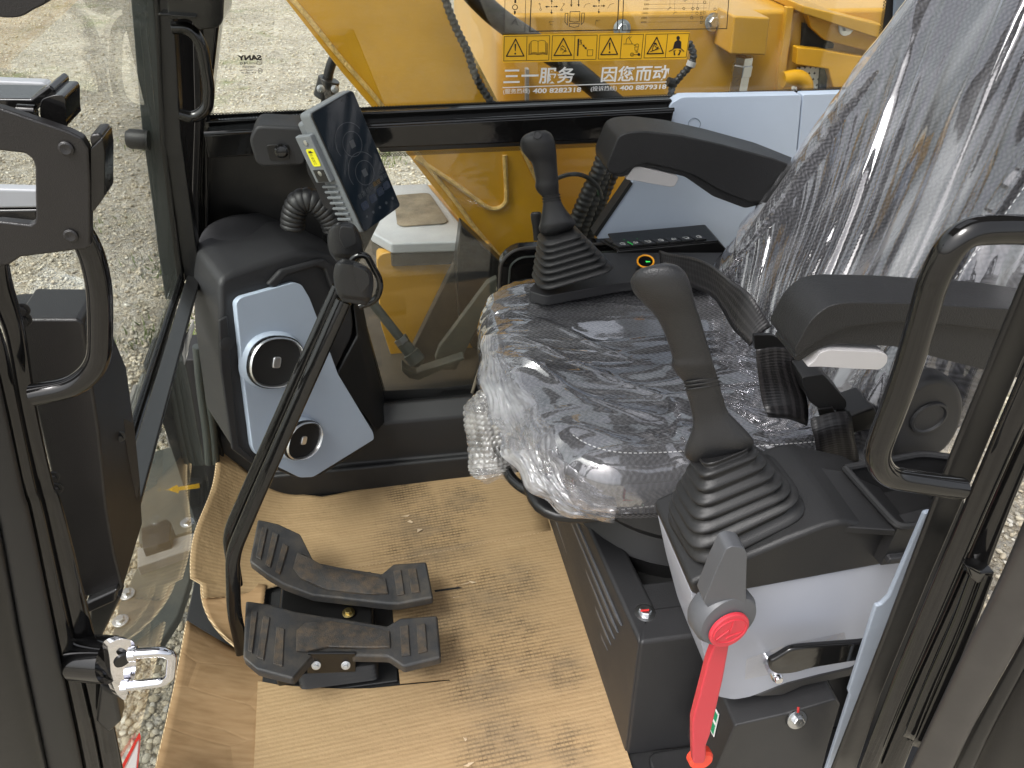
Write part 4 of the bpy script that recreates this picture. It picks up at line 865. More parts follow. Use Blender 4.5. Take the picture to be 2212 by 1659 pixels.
# ================================================================== pedals and levers
ped_mat = pmat('worn_black_pedal_rubber', (.036, .036, .038), .5, grain=.5, gscale=700, var=.25, vscale=14, dust=.55, dustc=(.13, .105, .075))
ped_worn = pmat('dusty_worn_pedal_tread', (.045, .042, .04), .55, grain=.8, gscale=500, var=.35, vscale=30, dust=.75, dustc=(.15, .10, .055))
def pedal(secs, label, thick=.022):
    r = thing('travel_pedal', label, 'pedal', at(*secs[2][0], Z=secs[2][2]), 'travel pedals')
    S3 = [(at(*a, Z=z), at(*b, Z=z)) for a, b, z in secs]
    ue = np.linspace(0, 1, len(S3))
    def sp(u, v, h=0):
        i = min(int(u*(len(S3)-1)), len(S3)-2); t = u*(len(S3)-1)-i
        A = S3[i][0]*(1-t)+S3[i+1][0]*t; B = S3[i][1]*(1-t)+S3[i+1][1]*t
        return A*(1-v)+B*v + np.array([0, 0, h])
    R = []
    for a, b in S3: R.append([a, b, b - np.array([0, 0, thick]), a - np.array([0, 0, thick])])
    MB().rings(R).build('pedal_pad', ped_mat, r, bevel=.005, seg=3)
    def rib(u0, u1, v0, v1, h, mt, nm, w0=None, w1=None):
        w0 = v0 if w0 is None else w0; w1 = v1 if w1 is None else w1
        q = [sp(u0, v0), sp(u1, w0), sp(u1, w1), sp(u0, v1)]
        MB().prism([p - np.array([0, 0, .002]) for p in q], (0, 0, h+.002)).build(nm, mt, r, bevel=.0012, seg=2)
    nS = len(S3)-1
    for u0, u1, v0, v1 in [(.045, .085, .18, .84), (.125, .165, .22, .86), (.205, .245, .34, .88)]:
        rib(u0, u1, v0, v1, .0035, ped_worn, 'tread_bar')
    for u0, u1 in [(1-.155, 1-.115), (1-.085, 1-.05)]: rib(u0, u1, .20, .82, .0032, ped_worn, 'tread_bar')
    m = [sp(.36, .22), sp(.5, .16), sp(.66, .18), sp(.74, .26), sp(.74, .72), sp(.66, .80), sp(.5, .82), sp(.36, .76), sp(.31, .66), sp(.31, .34)]
    mb = MB(); n_ = len(m); c = sum(m)/n_
    mb.rings([[p + np.array([0, 0, -.003]) for p in m], [p + np.array([0, 0, .004]) for p in m], [c + (p-c)*.88 + np.array([0, 0, .0045]) for p in m]])
    mb.build('centre_ridge', ped_worn, r, bevel=.0008, seg=2)
    return r, sp
pf, sp1 = pedal([((556, 1120), (538, 1212), .165), ((600, 1130), (575, 1240), .155), ((648, 1152), (612, 1262), .14), ((678, 1212), (675, 1285), .118), ((735, 1224), (735, 1292), .108), ((825, 1238), (838, 1304), .10), ((850, 1217), (862, 1304), .098), ((921, 1212), (936, 1290), .099)],
               'far black travel pedal with dusty treads nearer the console')
pn, sp2 = pedal([((530, 1296), (524, 1420), .165), ((580, 1303), (555, 1446), .155), ((632, 1318), (632, 1466), .14), ((690, 1328), (675, 1416), .12), ((740, 1335), (740, 1416), .108), ((836, 1351), (838, 1418), .10), ((865, 1334), (872, 1440), .098), ((945, 1328), (953, 1420), .099)],
               'near black travel pedal with dusty treads, bolts below its edge')
pv = thing('pedal_valve', 'black pedal valve block and bellows under the two travel pedals', 'valve', fpt(720, 1400))
lo_, hi_ = at(600, 1500, Z=0), at(830, 1270, Z=0)
MB().box((lo_[0], lo_[1]+.01, 0), (hi_[0]-.02, hi_[1], .06)).build('valve_block', satin_black, pv, bevel=.006)
MB().box((lo_[0]-.03, lo_[1]-.01, 0), (hi_[0]+.02, hi_[1]+.02, .006)).build('base_mat', black_plastic, pv, bevel=.003)
a = at(650, 1452, Z=.06); b_ = at(815, 1440, Z=.06)
R = []
for k in range(9):
    g = .004 if k % 2 else 0
    R.append(rounded([(a[0]-.008+g, a[1]-.01+g, .02+k*.006), (b_[0]+g*-1, a[1]-.01+g, .02+k*.006), (b_[0]-g, a[1]+.06, .02+k*.006), (a[0]-.008+g, a[1]+.06, .02+k*.006)], .012, 3))
MB().rings(R).build('bellows', rubber, pv)
MB().prism(pts([(664, 1412), (768, 1412), (768, 1452), (664, 1456)], Y=at(700, 1440, Z=.085)[1]), (0, .006, 0)).build('bolt_plate', satin_black, pv, bevel=.002)
for q in [(683, 1437), (747, 1437)]: hexbolt(at(q[0], q[1], Y=at(700, 1440, Z=.085)[1]-.002), (0, -1, .5), .0048, .007, steel, pv)
hexbolt(at(753, 1324, Z=.065), (0, 0, 1), .007, .008, pmat('brass_plated_steel', (.42, .33, .14), .35, metal=1), pv, label='brass coloured bolt')

def lever(path, w, label, grip, collar):
    P = [at(x, y, Y=yy) for x, y, yy in path]
    r = thing('travel_lever', label, 'lever', P[-1], 'travel levers')
    Q = fillet(P, .03, 6); mb = MB(); ring = []
    for i, p in enumerate(Q):
        t = nrm(Q[min(i+1, len(Q)-1)]-Q[max(i-1, 0)]); v = nrm(p - CAM); s_ = nrm(np.cross(t, v)); d_ = nrm(np.cross(s_, t))
        ring.append([p + s_*w*a_ + d_*w*.75*b2 for a_, b2 in se(20, 3.2)])
    mb.rings(ring).build('bar', gloss_black, r, angle=60)
    pairloft([g[:2] for g in grip], lambda u, h: .022 if .15 < u < .85 else .012, n=28, k=2.6, sm=5, Y=grip[0][2]).build('grip', grip_plastic, r, angle=60)
    pl = [at(x, y, Y=grip[0][2]-.024) for x, y in collar]
    MB().prism(rounded(pl, .006, 3), (0, .012, 0)).build('grip_facet', grip_plastic, r, bevel=.0035)
    return r
lever([(733, 620, 1.07), (534, 1063, .99), (494, 1155, .97), (510, 1262, .97)], .0118, 'far glossy black travel lever, grip nearer the tablet', [((728, 481), (748, 478), 1.09), ((713, 492), (768, 488), 1.09), ((707, 515), (782, 520), 1.09), ((712, 545), (783, 548), 1.09), ((728, 566), (772, 566), 1.09)], [(735, 488), (764, 492), (772, 525), (745, 540), (732, 515)])
lever([(742, 650, 1.03), (559, 1063, .95), (502, 1196, .92), (505, 1320, .90), (524, 1408, .885)], .0120, 'near glossy black travel lever, its grip beside the loop handle', [((738, 559), (768, 564), 1.02), ((724, 572), (798, 580), 1.02), ((720, 600), (807, 606), 1.02), ((727, 632), (803, 642), 1.02), ((740, 652), (792, 660), 1.02)], [(762, 572), (795, 588), (800, 612), (780, 636), (768, 605)])
lp = MB().tube(fillet(pts([(752, 640), (760, 556), (790, 548), (825, 612), (812, 650), (776, 662)], Y=1.06), .02, 5), .0052, 14)
tag(lp.build('loop_handle', gloss_black), 'black wire loop handle behind the near lever grip', 'handle')

# ================================================================== seat base
sb = thing('seat_pedestal', 'dark grey ribbed plastic pedestal beside the cardboard', 'seat base', (.5, .95, 0))
fa, fb = np.array([.325, .635, 0]), np.array([.30, 1.30, 0])
ta, tb2 = np.array([.318, .65, .305]), np.array([.262, 1.28, .305])
def quad(mb, q, vec): return mb.prism(q, vec)
MB().rings([[fa, fb, fb+np.array([.06, 0, 0]), fa+np.array([.06, .06, 0])], [ta, tb2, tb2+np.array([.045, 0, 0]), ta+np.array([.045, .05, 0])]]).build('front_panel', dark_plastic, sb, bevel=.007)
MB().rings([[fa, fa+np.array([.48, -.01, 0]), fa+np.array([.48, .05, 0]), fa+np.array([.02, .05, 0])], [ta, ta+np.array([.48, 0, 0]), ta+np.array([.48, .06, 0]), ta+np.array([.02, .06, 0])]]).build('side_panel', dark_plastic, sb, bevel=.007)
for k in range(6):
    f0 = .87 - k*.105; y0, y1 = .70 + k*.012, 1.22
    def fp3(y, f): 
        t = (y-.635)/(.665); A = fa + (fb-fa)*t; B = ta + (tb2-ta)*t; return A*(1-f)+B*f
    n_ = np.array([-.004, 0, 0])
    MB().prism([fp3(y0, f0), fp3(y1, f0), fp3(y1, f0-.035), fp3(y0+.03, f0-.035)], n_).build('rib', handle_grey, sb, bevel=.0012, seg=2)
MB().box((.36, .70, .02), (.80, 1.28, .25)).build('inner_well', matte_black, sb)
MB().prism(rounded([ta + np.array([.04, .045, -.004]), ta + np.array([.14, .045, -.004]), ta + np.array([.14, .11, -.004]), ta + np.array([.03, .11, -.004])], .012), (0, 0, -.02)).build('mounting_tab', dark_plastic, sb, bevel=.004)
hexbolt(at(1393, 1326, Z=.302), (0, 0, 1), .010, .011, steel, sb, label='zinc bolt with a smear of red paint')
MB().prism(pts([(1383, 1318), (1402, 1316), (1402, 1320), (1384, 1322)], Z=.3145), (0, 0, .0006)).build('paint_mark', red_ink, sb)
MB().prism(rounded([(.36, .515, 0), (.62, .515, 0), (.62, .63, 0), (.36, .63, 0)], .02), (0, 0, .012)).build('floor_mat_rim', black_plastic, sb, bevel=.005)

# ================================================================== seat
def fabric_mat():
    m, nt, b = nodes('dark_grey_knit_fabric'); uv = N(nt, 'ShaderNodeUVMap')
    sx = N(nt, 'ShaderNodeSeparateXYZ'); L(nt, uv.outputs[0], sx.inputs[0])
    def mth(op, a_, b_=None):
        n = N(nt, 'ShaderNodeMath', _operation=op)
        for i, q in enumerate((a_, b_)):
            if q is None: continue
            if isinstance(q, (int, float)): n.inputs[i].default_value = q
            else: L(nt, q, n.inputs[i])
        return n.outputs[0]
    uu, vv = mth('MULTIPLY', sx.outputs[0], 620.0), mth('MULTIPLY', sx.outputs[1], 520.0)
    zig = mth('MULTIPLY', mth('SINE', mth('MULTIPLY', vv, .5)), 1.6)
    kn = mth('MULTIPLY', mth('SINE', mth('ADD', uu, zig)), mth('SINE', vv))
    c = ramp(nt, mth('ADD', mth('MULTIPLY', kn, .5), .5), [(.0, (.014, .014, .017)), (.45, (.030, .030, .035)), (1, (.075, .075, .084))])
    L(nt, c, b.inputs['Base Color']); b.inputs['Roughness'].default_value = .75; b.inputs['Sheen Weight'].default_value = .2
    bp = N(nt, 'ShaderNodeBump', Strength=.7, Distance=.0015); L(nt, kn, bp.inputs['Height']); L(nt, bp.outputs[0], b.inputs['Normal'])
    return m
fabric = fabric_mat()
side_fabric = pmat('charcoal_side_fabric', (.034, .034, .040), .6, grain=.4, gscale=1400)
def film_mat(name, haze=.07, gloss=.5, hc=(.80, .80, .82), rough=.06, bumpS=.5, sc=22, stretch=(1, 1), hcon=1.7, lo=.42):
    """clear crumpled polythene: sees through, mirrors the sky along its creases, slightly milky; high hcon paints white sky streaks"""
    m = bpy.data.materials.new(name); m.use_nodes = True; nt = m.node_tree; nt.nodes.clear()
    out = N(nt, 'ShaderNodeOutputMaterial'); tr = N(nt, 'ShaderNodeBsdfTransparent'); tr.inputs[0].default_value = (.93, .93, .94, 1)
    df = N(nt, 'ShaderNodeBsdfTranslucent'); df.inputs[0].default_value = (*hc, 1)
    d2 = N(nt, 'ShaderNodeBsdfDiffuse'); d2.inputs[0].default_value = (*hc, 1)
    gl = N(nt, 'ShaderNodeBsdfGlossy', Roughness=rough); gl.inputs[0].default_value = (.97, .97, 1, 1)
    uv0 = N(nt, 'ShaderNodeUVMap'); uv = N(nt, 'ShaderNodeMapping'); uv.inputs['Scale'].default_value = (*stretch, 1); L(nt, uv0.outputs[0], uv.inputs[0])
    n1 = N(nt, 'ShaderNodeTexNoise', Scale=sc, Detail=4.0, Roughness=.55, Distortion=.8); L(nt, uv.outputs[0], n1.inputs['Vector'])
    v1 = N(nt, 'ShaderNodeTexVoronoi', _feature='DISTANCE_TO_EDGE', Scale=sc*.9); L(nt, uv.outputs[0], v1.inputs['Vector'])
    vm = N(nt, 'ShaderNodeMapRange'); L(nt, v1.outputs[0], vm.inputs[0]); vm.inputs[2].default_value = .12
    b1 = N(nt, 'ShaderNodeBump', Strength=bumpS, Distance=.012); L(nt, n1.outputs[0], b1.inputs['Height'])
    b2 = N(nt, 'ShaderNodeBump', Strength=bumpS*.35, Distance=.004); L(nt, vm.outputs[0], b2.inputs['Height']); L(nt, b1.outputs[0], b2.inputs['Normal'])
    L(nt, b2.outputs[0], gl.inputs['Normal'])
    fr = thin_fresnel(nt, 1.55); L(nt, b2.outputs[0], fr.inputs['Normal'])
    fa_ = N(nt, 'ShaderNodeMath', _operation='MULTIPLY_ADD', _use_clamp=True); L(nt, fr.outputs[0], fa_.inputs[0]); fa_.inputs[1].default_value = gloss*4.2; fa_.inputs[2].default_value = gloss*.03
    hm = N(nt, 'ShaderNodeMixShader'); hm.inputs[0].default_value = .5; L(nt, df.outputs[0], hm.inputs[1]); L(nt, d2.outputs[0], hm.inputs[2])
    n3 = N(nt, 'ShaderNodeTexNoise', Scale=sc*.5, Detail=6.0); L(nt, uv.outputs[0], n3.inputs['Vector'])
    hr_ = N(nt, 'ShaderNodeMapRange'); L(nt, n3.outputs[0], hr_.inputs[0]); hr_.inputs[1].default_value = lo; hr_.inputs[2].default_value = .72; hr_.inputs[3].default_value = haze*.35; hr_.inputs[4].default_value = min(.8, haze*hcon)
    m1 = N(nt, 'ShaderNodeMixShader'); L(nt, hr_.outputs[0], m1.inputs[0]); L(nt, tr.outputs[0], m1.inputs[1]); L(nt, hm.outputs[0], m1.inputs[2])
    m2 = N(nt, 'ShaderNodeMixShader'); L(nt, fa_.outputs[0], m2.inputs[0]); L(nt, m1.outputs[0], m2.inputs[1]); L(nt, gl.outputs[0], m2.inputs[2]); L(nt, m2.outputs[0], out.inputs[0])
    return m
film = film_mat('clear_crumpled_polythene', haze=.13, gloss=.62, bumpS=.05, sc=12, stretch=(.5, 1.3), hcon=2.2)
film_back = film_mat('clear_draped_polythene', haze=.08, gloss=.50, bumpS=.04, sc=18, stretch=(1.5, .20), hcon=7.0, lo=.50)  # stretched white haze streaks paint in the sky reflected along the folds
film_white = film_mat('gathered_polythene', haze=.62, gloss=.5, bumpS=.25)

seat = thing('operator_seat', 'dark fabric operator seat under clear plastic wrapping', 'seat', (.45, .96, .31))
CX, CY = .42, .985
def outline(n):
    base = rounded([(.235, .735), (.72, .735), (.72, 1.30), (.170, 1.295), (.142, .985)], [.07, .05, .05, .13, .10], 8)
    P = np.array(base); d = np.linalg.norm(np.roll(P, -1, 0)-P, axis=1); c = np.concatenate([[0], np.cumsum(d)]); P2 = np.vstack([P, P[:1]])
    s_ = np.linspace(0, c[-1], n, endpoint=False); return np.stack([np.interp(s_, c, P2[:, k]) for k in (0, 1)], 1)
def ztop(x, y):
    v = (y-CY)/.28; u = (x-.13)/.55
    return .570 + .020*np.clip(np.abs(v)-.55, 0, 1)**1.2*1.6 + .012*np.exp(-((u-.12)/.2)**2) - .018*np.clip(u-.3, 0, 1) - .012*np.clip(.06-u, 0, 1)*8
def cushion(nr, nt, off, wr=None):
    O = outline(nt); C = np.array([CX, CY]); S_ = []
    T = np.concatenate([np.linspace(.02, .86, int(nr*.6)), .86 + .14*np.sin(np.linspace(0, math.pi/2, int(nr*.2)))[1:]])
    V = []; UV = []
    for t in T:
        xy = C + (O-C)*t*(1 + off/.27); e = np.clip((t-.80)/.20, 0, 1)
        z = ztop(xy[:, 0], xy[:, 1]) - .035*(1-np.sqrt(np.clip(1-e**2, 0, 1))) + off
        V.append(np.column_stack([xy, z])); UV.append(xy)
    Ob = C + (O-C)*(1 + off/.27); zb = V[-1][:, 2]
    for k, q in enumerate(np.linspace(0, 1, max(4, int(nr*.22)))[1:]):
        z = zb - (.075)*q; inn = 1 - .05*q*q + .015*math.sin(q*math.pi)
        xy = C + (Ob-C)*inn; V.append(np.column_stack([xy, z])); UV.append(C + (O-C)*(1+.25*q))
    A = np.array(V); U_ = np.array(UV)
    if wr is not None:
        h = wr(U_[..., 0], U_[..., 1]); 
        nr_ = np.cross(np.roll(A, -1, 1)-np.roll(A, 1, 1), np.gradient(A, axis=0)); nl = np.linalg.norm(nr_, axis=2, keepdims=True); nr_ = nr_/np.maximum(nl, 1e-9)
        sg = np.sign((nr_[..., 2]*1.0 + nr_[..., 0]*(A[..., 0]-CX) + nr_[..., 1]*(A[..., 1]-CY)))[..., None]; nr_ = nr_*np.where(sg == 0, 1, sg)
        A = A + nr_*h[..., None]
    return A, U_
def ringmesh(A, U_, name, mat, parent):
    mb = MB(); R, n = A.shape[:2]; mb.v = [tuple(p) for p in A.reshape(-1, 3)]
    mb.f = [(i*n+j, i*n+(j+1) % n, (i+1)*n+(j+1) % n, (i+1)*n+j) for i in range(R-1) for j in range(n)]
    mb.f.append(tuple(range(n)))
    mb.uv = U_.reshape(-1, 2); return mb.build(name, mat, parent, angle=180)
A, U_ = cushion(40, 160, 0.0); ringmesh(A, U_, 'seat_cushion', fabric, seat)
# piping stitches
def stitches(P, name, n, parent, r=.0008, duty=.55, off=(0, 0, 0)):
    P = np.array(P); d = np.concatenate([[0], np.cumsum(np.linalg.norm(np.diff(P, axis=0), axis=1))]); mb = MB()
    for k in range(n):
        a, b = d[-1]*k/n, d[-1]*(k+duty)/n
        q = [np.array([np.interp(s_, d, P[:, c]) for c in range(3)]) + np.array(off) for s_ in (a, b)]
        mb.tube(q, r, 5)
    return mb.build(name, white_ink, parent)
O_ = outline(200); i0 = [i for i in range(200) if O_[i, 1] < .80 and .16 < O_[i, 0] < .69]
ln = np.array([[CX+(O_[i, 0]-CX)*.90, CY+(O_[i, 1]-CY)*.86, 0] for i in i0]); ln[:, 2] = ztop(ln[:, 0], ln[:, 1]) + .003
stitches(ln[np.argsort(ln[:, 0])], 'stitching', 60, seat)
ln2 = np.array([[x, .712 + .0*x, .52] for x in np.linspace(.28, .66, 20)]); stitches(ln2 + np.array([0, .013, -.002]), 'stitching', 44, seat)
MB().prism(rounded([(.17, .76, .455), (.70, .76, .455), (.70, 1.2, .455), (.17, 1.2, .455)], .08, 6), (0, 0, .02)).build('seat_pan', satin_black, seat, bevel=.008)
MB().lathe((.47, .97, .24), (0, 0, 1), [(0, .17), (.06, .19), (.10, .17), (.14, .20), (.18, .185), (.22, .21)], 40).build('suspension', rubber, seat)
# backrest
BT = nrm([.385, 0, .923]); BN = nrm([-.923, 0, .385])
def back(nr, n, off, wr=None):
    V = []; UV = []; SEV = se_even(n, 3.0)
    for t in np.linspace(0, 1, nr):
        s_ = -.02 + .88*t
        base = np.array([.606, .985, .505]) + BT*s_
        w = .297 - .02*np.clip(s_-.15, 0, 1) - .13*np.clip(s_-.40, 0, 1) + off; th = .055 + off
        w *= (1 - .5*max(0, (t-.94)/.06)**2) 
        row = []; uvr = []
        for a_, b_ in SEV:
            f = max(0, b_)
            bol = .042*np.clip(abs(a_)-.52, 0, 1)/.48*f*(1.15-s_)
            bol = .045*math.exp(-((abs(a_)-.80)/.18)**2)*f*(1.1-s_*.7)
            lum = .018*math.exp(-((s_-.16)/.12)**2)*f*(1-a_*a_)
            p = base - BN*.055 + np.array([0, 1, 0])*w*a_ + BN*(th*b_ + bol + lum)
            row.append(p); uvr.append((w*a_*(1 if b_ > 0 else -1) + (0 if b_ > 0 else .6), s_))
        V.append(row); UV.append(uvr)
    A = np.array(V); U_ = np.array(UV)
    if wr is not None:
        h = wr(U_[..., 0], U_[..., 1])
        C_ = A.mean(1, keepdims=True); d = A - C_
        nr_ = np.cross(np.roll(A, -1, 1)-np.roll(A, 1, 1), np.gradient(A, axis=0)); nr_ /= np.maximum(np.linalg.norm(nr_, axis=2, keepdims=True), 1e-9)
        sg = np.sign((nr_*d).sum(2, keepdims=True)); A = A + nr_*np.where(sg == 0, 1, sg)*h[..., None]
    return A, U_
A, U_ = back(40, 96, 0.0); ringmesh(A, U_, 'backrest', fabric, seat)
for sgn in (-1,):
    ln = []
    for s_ in np.linspace(.0, .75, 30):
        base = np.array([.606, .985, .505]) + BT*s_; w = .297 - .02*max(0, s_-.15) - .13*max(0, s_-.40)
        a_ = .72*sgn; f = (1-abs(a_)**3)**(1/3); ln.append(base - BN*.055 + np.array([0, w*a_, 0]) + BN*(.055*f + .045*math.exp(-((abs(a_)-.80)/.18)**2)*f*(1.1-s_*.7) + .002))
    stitches(ln, 'stitching', 90, seat, .0007)
rc = rounded(pts([(1920, 992), (1928, 930), (1960, 850), (2000, 822), (2040, 815), (2078, 838), (2089, 880), (2076, 935), (2042, 980), (1990, 1004)], Y=.645), .026, 4)
rcv = MB().prism(rc, (0, .03, 0)).build('recliner_cover', dark_plastic, seat, bevel=.010)
cc = at(2006, 902, Y=.644)
MB().lathe(cc, (0, -1, 0), [(0, .0245), (.003, .0235), (.0035, .021), (.001, .019), (.001, .001)], 32).build('cover_boss', dark_plastic, rcv)
MB().prism(pts([(1820, 905), (1890, 880), (1900, 900), (1900, 925), (1830, 940)], Y=.72), (0, .05, 0)).build('side_bracket', satin_black, seat, bevel=.004)

# plastic covers (separate, they lie on the seat)
def wr_c(x, y):
    wx = fbm(x*3, y*3, 3, 2)*.22; wy = fbm(x*3, y*3, 9, 2)*.16
    a = ridge((x+wx)*1.7, (y+wy)*7, 1)**4; b = ridge((x*.8+y*.6+wx)*7, (y*.8-x*.6+wy)*2.6, 2)**7; c = ridge((x*.8-y*.6+wx)*3, (y*.8+x*.6+wy)*13, 4)**7
    e = ridge((x+wx*.5)*2, (y+wy*.7)*30, 8)**8
    m_ = np.clip(fbm(x*5+3, y*5, 7)*2-.6, 0, 1); front = np.exp(-np.clip(x-.13, 0, 1)/.10)
    und = fbm(x*6+wx*4, y*10+wy*4, 12, 2)
    return .003 + .008*a*(.3+m_) + .006*b*(.3+m_)*(1+front) + .005*c*(.2+m_) + .0016*e + .007*und*(.5+front) + .004*front*ridge(x*24, y*14, 6)**2
A, U_ = cushion(150, 620, .003, wr_c)
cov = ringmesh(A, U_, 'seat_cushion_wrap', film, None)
tag(cov, 'crumpled clear plastic film wrapped over the seat cushion', 'plastic wrap')
def wr_b(v, s_):
    # folds fan out from the lower far corner and pull straight up the back
    fan = np.arctan2(v + .50, s_ + .75)
    w = fbm(v*1.6, s_*1.0, 21, 2)*.06
    a = ridge((fan+w)*17, s_*.5, 22)**2.2; b = ridge((fan+w*.8)*40, s_*.8, 23)**4; c_ = ridge((fan+w*.6)*64, s_*1.1, 24)**4
    m_ = np.clip(fbm(v*4, s_*1.5, 25)*2.4-.7, 0, 1.2)
    return .003 + .015*a*(.25+m_) + .007*b*(.2+m_) + .0030*c_*(.3+m_)
A, U_ = back(380, 900, .004, wr_b)
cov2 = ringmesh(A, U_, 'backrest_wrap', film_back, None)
tag(cov2, 'clear plastic film hanging in long folds over the seat backrest', 'plastic wrap')
# gathered hem of the cushion film along the front left edge
hem = [(1062, 722, 1.10, 16), (1068, 770, 1.04, 26), (1085, 830, .97, 36), (1112, 890, .90, 42), (1140, 950, .835, 44), (1166, 1010, .785, 34), (1200, 1055, .755, 26), (1250, 1092, .735, 20), (1330, 1108, .725, 14)]
P = smooth([at(x, y, Y=yy) for x, y, yy, w in hem], 14); Wd = np.interp(np.linspace(0, 1, len(P)), np.linspace(0, 1, len(hem)), [h[3] for h in hem])
G = []; uvs = []
for i, p in enumerate(P):
    t = nrm(P[min(i+1, len(P)-1)]-P[max(i-1, 0)]); v = nrm(p-CAM); s_ = nrm(np.cross(t, v)); row = []
    wd = Wd[i]/F*1.55
    for k in range(46):
        q = k/45*2-1
        hgt = .020*(1-abs(q)**2.4) + .010*ridge(np.array([i*.10+q*1.5]), np.array([q*5+i*.02]), 31)[0]**2*(1-q*q) + .004*ridge(np.array([i*.33]), np.array([q*12]), 33)[0]
        row.append(p + s_*wd*q*(1+.12*math.sin(i*.35)) - v*hgt + np.array([.0, 0, .0])); uvs.append((i*.004, q*.05))
    G.append(row)
mb = MB(); mb.grid(G); mb.uv = np.array(uvs)
tag(mb.build('film_hem', film_white, angle=180), 'milky gathered hem of plastic film at the front corner of the seat', 'plastic wrap')
# front lever wrapped in bubble film, and the seat adjustment bar
bar_ = thing('seat_adjuster', 'bent black tube handle under the front of the seat', 'handle', at(1150, 1060, Z=.40))
MB().tube(fillet([at(1060, 870, Y=.985), at(1078, 985, Y=.93), at(1108, 1042, Y=.87), at(1162, 1072, Y=.83), at(1240, 1082, Y=.83), at(1330, 1060, Y=.92)], .04, 6), .0088, 16).build('bar', gloss_black, bar_)
bw = smooth([at(1068, 846, Y=.985), at(1062, 900, Y=.965), at(1064, 950, Y=.945), at(1072, 1000, Y=.925), at(1076, 1022, Y=.915)], 26)
V = []; UV = []
for i, p in enumerate(bw):
    t = nrm(bw[min(i+1, len(bw)-1)]-bw[max(i-1, 0)]); u = nrm(np.cross(t, [0, 1, 0.2])); w = np.cross(t, u); row = []; uvr = []
    f = i/(len(bw)-1); r0 = .031 + .006*math.sin(f*2.6) - .010*max(0, .18-f)/.18 + .004*math.sin(f*9)
    for k in range(110):
        a_ = k/110*2*math.pi; s_ = f*.16; ar_ = a_*r0
        row_i = math.floor(s_/0.0085); cy = (row_i+.5)*0.0085; cx = (math.floor(ar_/.0098 + .5*(row_i % 2)) + .5 - .5*(row_i % 2))*.0098
        dd = math.hypot(s_-cy, ar_-cx)/.0047; bump = .0036*math.sqrt(max(0, 1-dd*dd))
        r_ = r0*(1+.14*math.sin(a_*2+f*3)+.10*math.sin(a_*5+f*9)) + bump + .002*(vnoise(np.array([a_*4]), np.array([f*14]), 5)[0])
        row.append(p + (math.cos(a_)*u*.95 + math.sin(a_)*w)*r_); uvr.append((s_, ar_))
    V.append(row); UV.append(uvr)
bwm = film_mat('cloudy_bubble_film', haze=.62, gloss=.35, hc=(.80, .78, .75), bumpS=.3, sc=60)
tag(ringmesh(np.array(V), np.array(UV), 'bubble_wrap', bwm, None), 'cloudy bubble wrap bundled round the lever at the seat front', 'bubble wrap')
tl = [[at(1036+k*9, 1015+6*math.sin(k*1.3), Y=.93) , at(1038+k*8.2, 1040+6*math.sin(k*.9), Y=.93)] for k in range(10)]
mb = MB(); mb.grid(tl); mb.uv = np.array([(k*.01, j*.02) for k in range(10) for j in range(2)])
tag(mb.build('film_scrap', film_white), 'scrap of clear film hanging below the bubble wrap', 'plastic wrap')

# ================================================================== left console
lc = thing('left_console', 'lavender grey console with black top beside the near joystick', 'console', at(1650, 1450, Y=.58))
YN = .53
lav = pts([(1492, 1276), (1503, 1284), (1614, 1272), (1960, 1208), (1925, 1300), (1890, 1400), (1840, 1446), (1770, 1462), (1690, 1478), (1620, 1506), (1585, 1512), (1550, 1505), (1530, 1450), (1508, 1360)], Y=YN)
MB().prism(rounded(lav, .006, 2), (0, .125, 0)).build('console_shell', lav_plastic, lc, bevel=.010, seg=4)
MB().prism(pts([(1700, 1476), (1770, 1458), (1840, 1442), (1895, 1400), (1880, 1440), (1840, 1462), (1735, 1484), (1690, 1504), (1625, 1508)], Y=YN-.002), (0, .10, 0)).build('lower_skirt', dark_plastic, lc, bevel=.005)
tc_ = pts([(1490, 1262), (1496, 1284), (1503, 1290), (1614, 1277), (1952, 1214), (2000, 1175), (1945, 1150), (1880, 1138), (1822, 1127), (1780, 1136), (1700, 1167), (1614, 1204), (1545, 1238)], Y=YN-.004)
MB().prism(tc_, (0, .138, 0)).build('console_top', black_plastic, lc, bevel=.007, seg=4)
zt_ = at(1822, 1127, Y=YN)[2]
tr = pts([(1825, 1011), (1990, 980), (2075, 990), (2030, 1130), (1940, 1139), (1902, 1098)], Z=zt_)
low = [p - np.array([0, 0, .06]) for p in tr]
MB().rings([tr, low], cap=False).build('tray_wall', black_plastic, lc)
MB().prism(low, (0, 0, -.004)).build('tray_floor', black_plastic, lc)
MB().tube(fillet(tr + [tr[0]], .01, 3), .0045, 8).build('tray_rim', black_plastic, lc)
MB().prism([p - np.array([0, 0, .005]) for p in pts([(1690, 990), (1825, 1011), (1902, 1098), (1940, 1139), (1830, 1132), (1780, 1090)], Z=zt_)], (0, 0, -.01)).build('tray_ledge', black_plastic, lc, bevel=.002)
MB().prism([p - np.array([0, 0, .045]) for p in pts([(1890, 1070), (2060, 1030), (2040, 1140), (1950, 1150)], Z=zt_)], (0, 0, -.01)).build('tray_step', dark_plastic, lc, bevel=.003)
